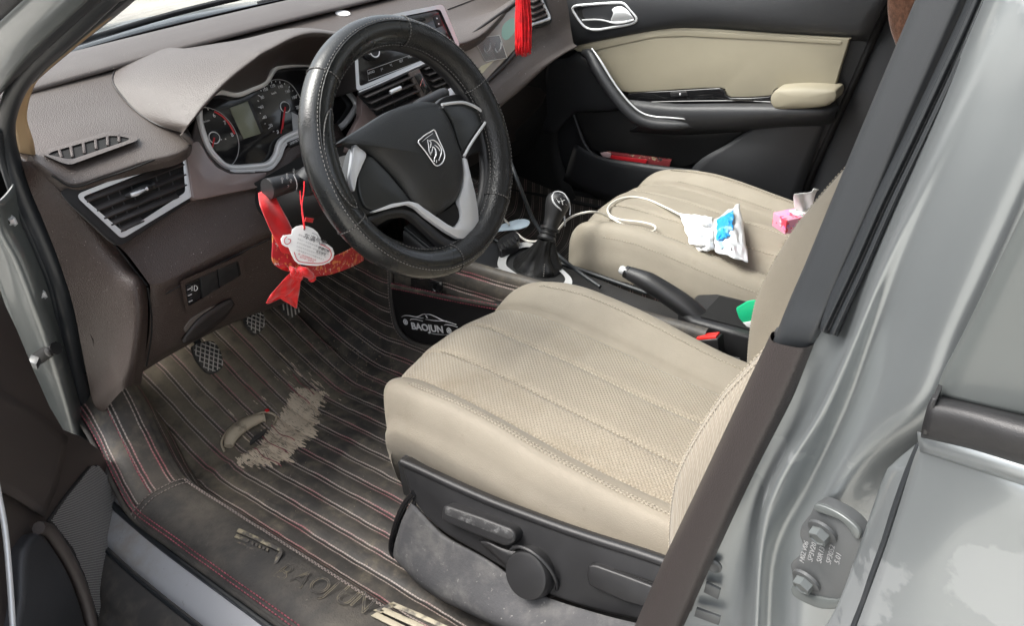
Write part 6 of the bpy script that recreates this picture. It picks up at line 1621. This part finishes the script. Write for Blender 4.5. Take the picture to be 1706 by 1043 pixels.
# phone holder and pale blue strip beyond the wheel
bs = thing('blue_strip', 'pale blue plastic strip lying by the console behind the wheel rim', 'plastic strip', tuple(Z(858, 374, .31)))
panel('strip', [Z(u, v, .315) for u, v in rnd([(812, 388), (816, 380), (858, 366), (874, 364), (884, 368), (880, 376), (866, 381), (836, 384)], 5)], (0, 0, -.002), M['paleblue'], bs, .0006)
bh = thing('phone_clip', 'black folded phone clip lying in front of the gear surround', 'phone holder', tuple(Z(848, 398, .31)))
panel('clip_body', [Z(u, v, .322) for u, v in rnd([(826, 404), (838, 392), (856, 384), (866, 390), (864, 402), (846, 412), (832, 418)], 5)], (0, 0, -.022), M['black_pl'], bh, .005, 3)
for k in range(5): tube('clip_pad', [Z(838 + k * 6, 416 - k * 4, .325), Z(834 + k * 6, 409 - k * 4, .328)], .0022, M['black_matte'], bh, 1, 6)
# black cords over the console
cd = thing('black_cord', 'thin black cord hanging from the dashboard to the console', 'cord', tuple(Y(860, 300, .66)))
tube('cord', [Y(806, 190, .80), Y(838, 240, .74), Y(862, 300, .68), Y(886, 360, .66), Y(905, 392, .63), Z(925, 420, .296), Z(960, 450, .29), Z(1000, 478, .28)], .0042, M['rubber'], cd, 6, 8)

# white charging cable across the passenger seat
def PS(u, v, lift=.004): return Z(u, v, .338 + lift)
cb = thing('charging_cable', 'white charging cable looping over the passenger seat towards the tissue packet', 'cable', tuple(PS(1040, 370)))
tube('cord', [Y(796, 322, .72), Y(822, 346, .70), Z(850, 376, .312), Z(872, 398, .306), Z(892, 402, .306), Z(905, 396, .312), Y(925, 388, .60), Y(945, 366, .56), Y(966, 356, .54), Y(990, 353, .52), PS(1012, 360), PS(1040, 375), PS(1072, 387), PS(1090, 384), PS(1090, 376), PS(1068, 370), PS(1034, 366), PS(1016, 358), PS(1013, 346), PS(1026, 334), PS(1050, 328), PS(1078, 332), PS(1108, 345), PS(1134, 358)], .0026, M['cable'], cb, 7, 8)
# blue and white tissue packet, crumpled
M['packet'] = mat('glossy_white_packet', (.74, .76, .78), .25, bump=('noise', 40, .5), coat=.3)
M['packet_blue'] = mat('blue_packet_print', (.03, .33, .78), .3, dirt=[((.35, .62, .85), 38, .52, .66, 4)])
def crumple(name, pts, zf, m, parent, n=9, amp=.006, seed=1, thick=.006):
    """crumpled sheet spanned over a 4-corner pixel quad on the seat"""
    r_ = random.Random(seed); rows = []
    (a, b, c, d) = pts
    for i in range(n + 1):
        row = []
        for j in range(n + 1):
            s, t = j / n, i / n
            u = (a[0] * (1 - s) + b[0] * s) * (1 - t) + (d[0] * (1 - s) + c[0] * s) * t
            v = (a[1] * (1 - s) + b[1] * s) * (1 - t) + (d[1] * (1 - s) + c[1] * s) * t
            if 0 < i < n or 0 < j < n: u += r_.uniform(-1.5, 1.5); v += r_.uniform(-1.5, 1.5)
            h = zf(s, t) + r_.uniform(-amp, amp) * (1 if 0 < i < n and 0 < j < n else .4)
            row.append(Z(u, v, .338 + h))
        rows.append(row)
    return loft(name, rows, m, parent, 2, 2, thick, True, 28)
tk = thing('tissue_packet', 'crumpled blue and white tissue packet with a tissue pulled out on the passenger seat', 'tissue packet', tuple(PS(1190, 385)))
crumple('tissue', [(1132, 356), (1187, 362), (1190, 414), (1150, 408)], lambda s, t: .006 + .016 * math.sin(math.pi * s) * (.4 + .6 * t), M['paper'], tk, 9, .007, 4, .002)
crumple('tissue', [(1148, 398), (1176, 400), (1192, 416), (1164, 420)], lambda s, t: .006 + .01 * math.sin(math.pi * s), M['paper'], tk, 6, .006, 8, .002)
crumple('wrapper', [(1190, 366), (1232, 340), (1246, 438), (1192, 420)], lambda s, t: .010 + .020 * math.sin(math.pi * s) * math.sin(math.pi * (.15 + .7 * t)), M['packet'], tk, 10, .004, 5, .002)
crumple('printed_patch', [(1194, 366), (1222, 350), (1220, 392), (1194, 402)], lambda s, t: .0245 + .012 * math.sin(math.pi * (.1 + .6 * s)) * math.sin(math.pi * (.2 + .6 * t)), M['packet_blue'], tk, 8, .002, 6, .0008)
crumple('printed_patch', [(1196, 404), (1212, 398), (1218, 408), (1200, 414)], lambda s, t: .025, mat('light_blue_print', (.35, .6, .8), .3), tk, 4, .001, 9, .0006)
crumple('printed_code', [(1218, 408), (1222, 407), (1220, 418), (1217, 419)], lambda s, t: .028, M['ink'], tk, 2, .0, 9, .0005)
tube('printed_leaf', [Z(u, v, .338 + .032) for u, v in [(1214, 360), (1220, 354), (1222, 360), (1218, 365)]], .0007, M['green'], tk, 3, 5, True)
# pink tissue box with a white tissue sticking up
tb2 = thing('tissue_box', 'small pink patterned tissue box with a white tissue sticking up', 'tissue box', tuple(PS(1330, 360)))
M['pink'] = mat('pink_patterned_card', (.72, .30, .42), .5, dirt=[((.75, .06, .10), 55, .56, .62, 2), ((.45, .20, .55), 70, .60, .66, 2), ((.30, .62, .52), 62, .64, .68, 2), ((.80, .72, .75), 40, .62, .70, 2)])
tz0 = .345
A_ = Z(1293, 380, tz0); B_ = Z(1330, 384, tz0)
xb = V((.8, -.6, 0)).normalized(); yb = V((.6, .8, 0))
cB = Z(1316, 379, tz0)
box('carton', cB + V((0, 0, .016)) + xb * .022, xb * .050, yb * .024, V((0, 0, .016)), M['pink'], tb2, .002)
box('carton_top', cB + V((0, 0, .0325)) + xb * .030, xb * .026, yb * .014, V((0, 0, .0012)), M['paper'], tb2, .0005)
tc_ = cB + xb * .030 + V((0, 0, .032))
ts = []
for i, (h, wd) in enumerate([(0, .018), (.008, .020), (.022, .024), (.038, .030), (.044, .032)]):
    ts.append([tc_ + V((0, 0, h)) + xb * (-wd + 2 * wd * j / 6) + yb * (.006 * math.sin(j * 1.9 + i)) + V((0, 0, .003 * math.sin(j * 1.5 + 1) * (i == 4))) for j in range(7)])
loft('tissue', ts, M['paper'], tb2, 3, 3, .001, True)

# red tassel hanging from the mirror
ta = thing('tassel', 'long red thread tassel hanging over the passenger side trim', 'tassel', tuple(Y(872, 0, .75)))
rt = random.Random(11)
bm = bmesh.new()
c_top = Y(871, -60, .75); c_bot = Y(872, 84, .75)
for k in range(150):
    q = rt.uniform(0, 2 * math.pi); r0 = math.sqrt(rt.random())
    o1 = V((math.cos(q), math.sin(q), 0)) * r0 * .013; o2 = V((math.cos(q + .4), math.sin(q + .4), 0)) * r0 * .0185
    e = V((rt.gauss(0, .0015), rt.gauss(0, .0015), rt.uniform(-.012, .010)))
    m1 = c_top.lerp(c_bot, .35) + o1.lerp(o2, .5) + V((rt.gauss(0, .001), rt.gauss(0, .001), 0)); m2 = c_top.lerp(c_bot, .7) + o1.lerp(o2, .85) + V((rt.gauss(0, .0015), rt.gauss(0, .0015), 0))
    tube_bm(bm, cr([c_top + o1, m1, m2, c_bot + o2 + e], 4), .00085, 4)
tag(bm_obj('strands', bm, M['red_thread'], ta), kind='stuff')
lathe('tassel_cap', c_top + V((0, 0, .018)), (0, 0, -1), [(0, .005), (.004, .012), (.016, .0135), (.024, .014)], M['red_thread'], ta, 16)
tube('hanging_cord', [c_top + V((0, 0, .015)), c_top + V((-.02, -.03, .2)), V((.72, .62, 1.14))], .0012, M['red_thread'], ta, 4, 5)

# red ribbon knotted round the steering column
rb = thing('red_ribbon', 'printed red silk ribbon knotted below the steering column, tails hanging', 'ribbon', tuple(Y(490, 455, .62)))
def ribbon(name, left, right, y0, m, nu=4, nv=6, wob=.004, ys=None):
    rows = []
    for i, (a, b) in enumerate(zip(left, right)):
        yy = ys[i] if ys else y0
        A, B = Y(*a, yy), Y(*b, yy + .004)
        d_ = (CC - A).normalized()
        rows.append([A, A.lerp(B, .33) + d_ * wob * (1 if i % 2 else -.6), A.lerp(B, .66) - d_ * wob * (1 if i % 2 else -.6), B])
    return loft(name, rows, m, rb, nu, nv, .0008)
ribbon('band', [(430, 322), (433, 342), (446, 374), (460, 404), (472, 432), (486, 452)], [(452, 312), (466, 342), (482, 372), (494, 402), (498, 430), (502, 448)], .64, M['red'], ys=[.70, .67, .655, .645, .64, .635])
ribbon('band', [(453, 380), (453, 408), (453, 434), (464, 446), (484, 454)], [(464, 390), (480, 412), (494, 434), (500, 446), (504, 452)], .625, M['red_dark'], ys=[.655, .645, .635, .63, .63])
ribbon('band', [(500, 446), (520, 441), (545, 432), (570, 421), (590, 411), (604, 402)], [(504, 463), (526, 461), (552, 457), (576, 449), (594, 441), (606, 434)], .64, M['red_dark'], ys=[.63, .635, .645, .655, .67, .69])
for q_ in range(5):
    tube('knot', [Y(484 + q_ * 3, 446 + q_ * 1.2, .622), Y(488 + q_ * 3.2, 452 + q_, .610 + .002 * (q_ % 2)), Y(486 + q_ * 3.4, 461 + q_ * .6, .619)], [.003, .0048, .003], M['red'], rb, 4, 8)
tube('knot', [Y(498, 447, .622), Y(506, 452, .612), Y(516, 458, .618), Y(520, 464, .624)], [.004, .0075, .0065, .003], M['red'], rb, 4, 8)
ribbon('tail', [(484, 454), (474, 464), (462, 478), (450, 492), (443, 505)], [(500, 458), (494, 474), (482, 488), (466, 498), (446, 506)], .618, M['red'], ys=[.618, .615, .612, .612, .614], wob=.005)
ribbon('tail', [(488, 458), (478, 474), (468, 492), (466, 496), (490, 512)], [(502, 458), (500, 474), (498, 488), (496, 500), (494, 514)], .622, M['red'], ys=[.620, .622, .624, .626, .628], wob=.005)
# heart shaped tag on a red string
ht = thing('heart_tag', 'white heart shaped card tag with small print hanging on a red string from the stalk', 'tag', tuple(Y(515, 410, .60)))
HT = Plane(Y(515, 410, .605), (CC - Y(515, 410, .605)).normalized() * .6 + V((0, -1, .2)))
heart = [(486, 390), (487, 382), (494, 377), (503, 375), (513, 377), (522, 381), (529, 387), (534, 396), (536, 403), (546, 407), (554, 413), (557, 422), (555, 431), (549, 437), (540, 441), (528, 443), (512, 442), (498, 440), (491, 434), (486, 424), (481, 412), (476, 411), (470, 407), (468, 398), (472, 392), (480, 391)]
card = panel('card', HT.many(heart, .0), HT.n * -.0012, M['white_card'], ht, .0003)
tube('card_border', HT.many([(490, 420), (494, 431), (500, 436), (514, 438), (530, 439), (541, 437), (549, 432), (552, 424), (549, 415), (541, 410), (534, 407)], .0006), .0007, M['ink_red'], card, 4, 5)
tube('card_border', HT.many([(520, 388), (527, 391), (531, 398), (532, 403)], .0006), .0006, M['grey_print'], card, 4, 5)
tube('card_spiral', HT.many([(478, 394), (474, 398), (474, 404), (478, 407), (483, 404), (484, 399), (480, 398)], .0006), .0006, M['ink_red'], card, 3, 5)
lathe('eyelet', HT(507, 382, .0003), HT.n, [(0, .0016), (.0004, .0014)], M['ink'], card, 10)
xd = HT(524, 397, 0) - HT(503, 389, 0); yd = HT(505, 382, 0) - HT(502, 392, 0)
text('heading', '车满气修', HT(505, 396, .0005), xd, yd, .0098, M['ink'], card, .0001)
for k, (u, v, n_, m) in enumerate([(497, 392, 26, 'ink'), (495, 399, 30, 'ink'), (494, 405, 32, 'ink'), (493, 411, 30, 'ink'), (493, 417, 28, 'ink'), (496, 424, 18, 'ink_red'), (499, 429, 14, 'ink_red')]):
    rs = random.Random(k)
    s_ = ''.join(rs.choice('安全行车平安出入一路顺风服务电话地址欢迎光临') for _ in range(n_ // 2))
    text('small_print', s_, HT(u, v, .0005), xd, yd, .0034, M['ink_pale' if m == 'ink' else m], card, .00005)
text('small_print', '维修保养', HT(530, 414, .0005), xd, yd, .0048, M['ink'], card, .0001, bold=.0001)
text('small_print', '洗车美容', HT(526, 420, .0005), xd, yd, .0042, M['ink'], card, .0001)
tube('string', [Y(507, 302, .67), Y(506, 320, .655), Y(503, 340, .635), Y(504, 360, .617), HT(507, 381, .001)], .0009, M['red_thread'], ht, 4, 5)
tube('string', [Y(500, 318, .665), Y(501, 334, .645), Y(504, 350, .628), Y(506, 366, .612), HT(508, 381, .001)], .0009, M['red_thread'], ht, 4, 5)
panel('string_tab', [Y(u, v, .618) for u, v in [(510, 362), (523, 364), (521, 371), (508, 369)]], V((0, .0015, 0)), M['red'], ht, .0003)

# brown plush cloth hanging by the far pillar
npi = thing('plush_cloth', 'brown plush cloth hanging by the far pillar at the top of the picture', 'cloth', tuple(X(1540, 0, 1.36)))
cq = X(1560, -20, 1.365)
rows = []
for t in range(12):
    f = t / 11
    hw = .085 * math.sin(math.pi * min(1, .12 + f * .86)) ** .45
    c = cq + V((0, .0, -.115 + .34 * f))
    rows.append([c + V((-.012 + .02 * math.sin(q) * .9, hw * math.cos(q) + .006 * math.sin(7 * f), 0)) for q in [2 * math.pi * k / 16 for k in range(17)]])
loft('cloth', rows, M['brown_plush'], npi, 2, 3)
tube('hanging_loop', [cq + V((0, 0, .2)), cq + V((.01, 0, .30)), cq + V((.02, 0, .42))], .004, M['brown_plush'], npi, 3, 6)
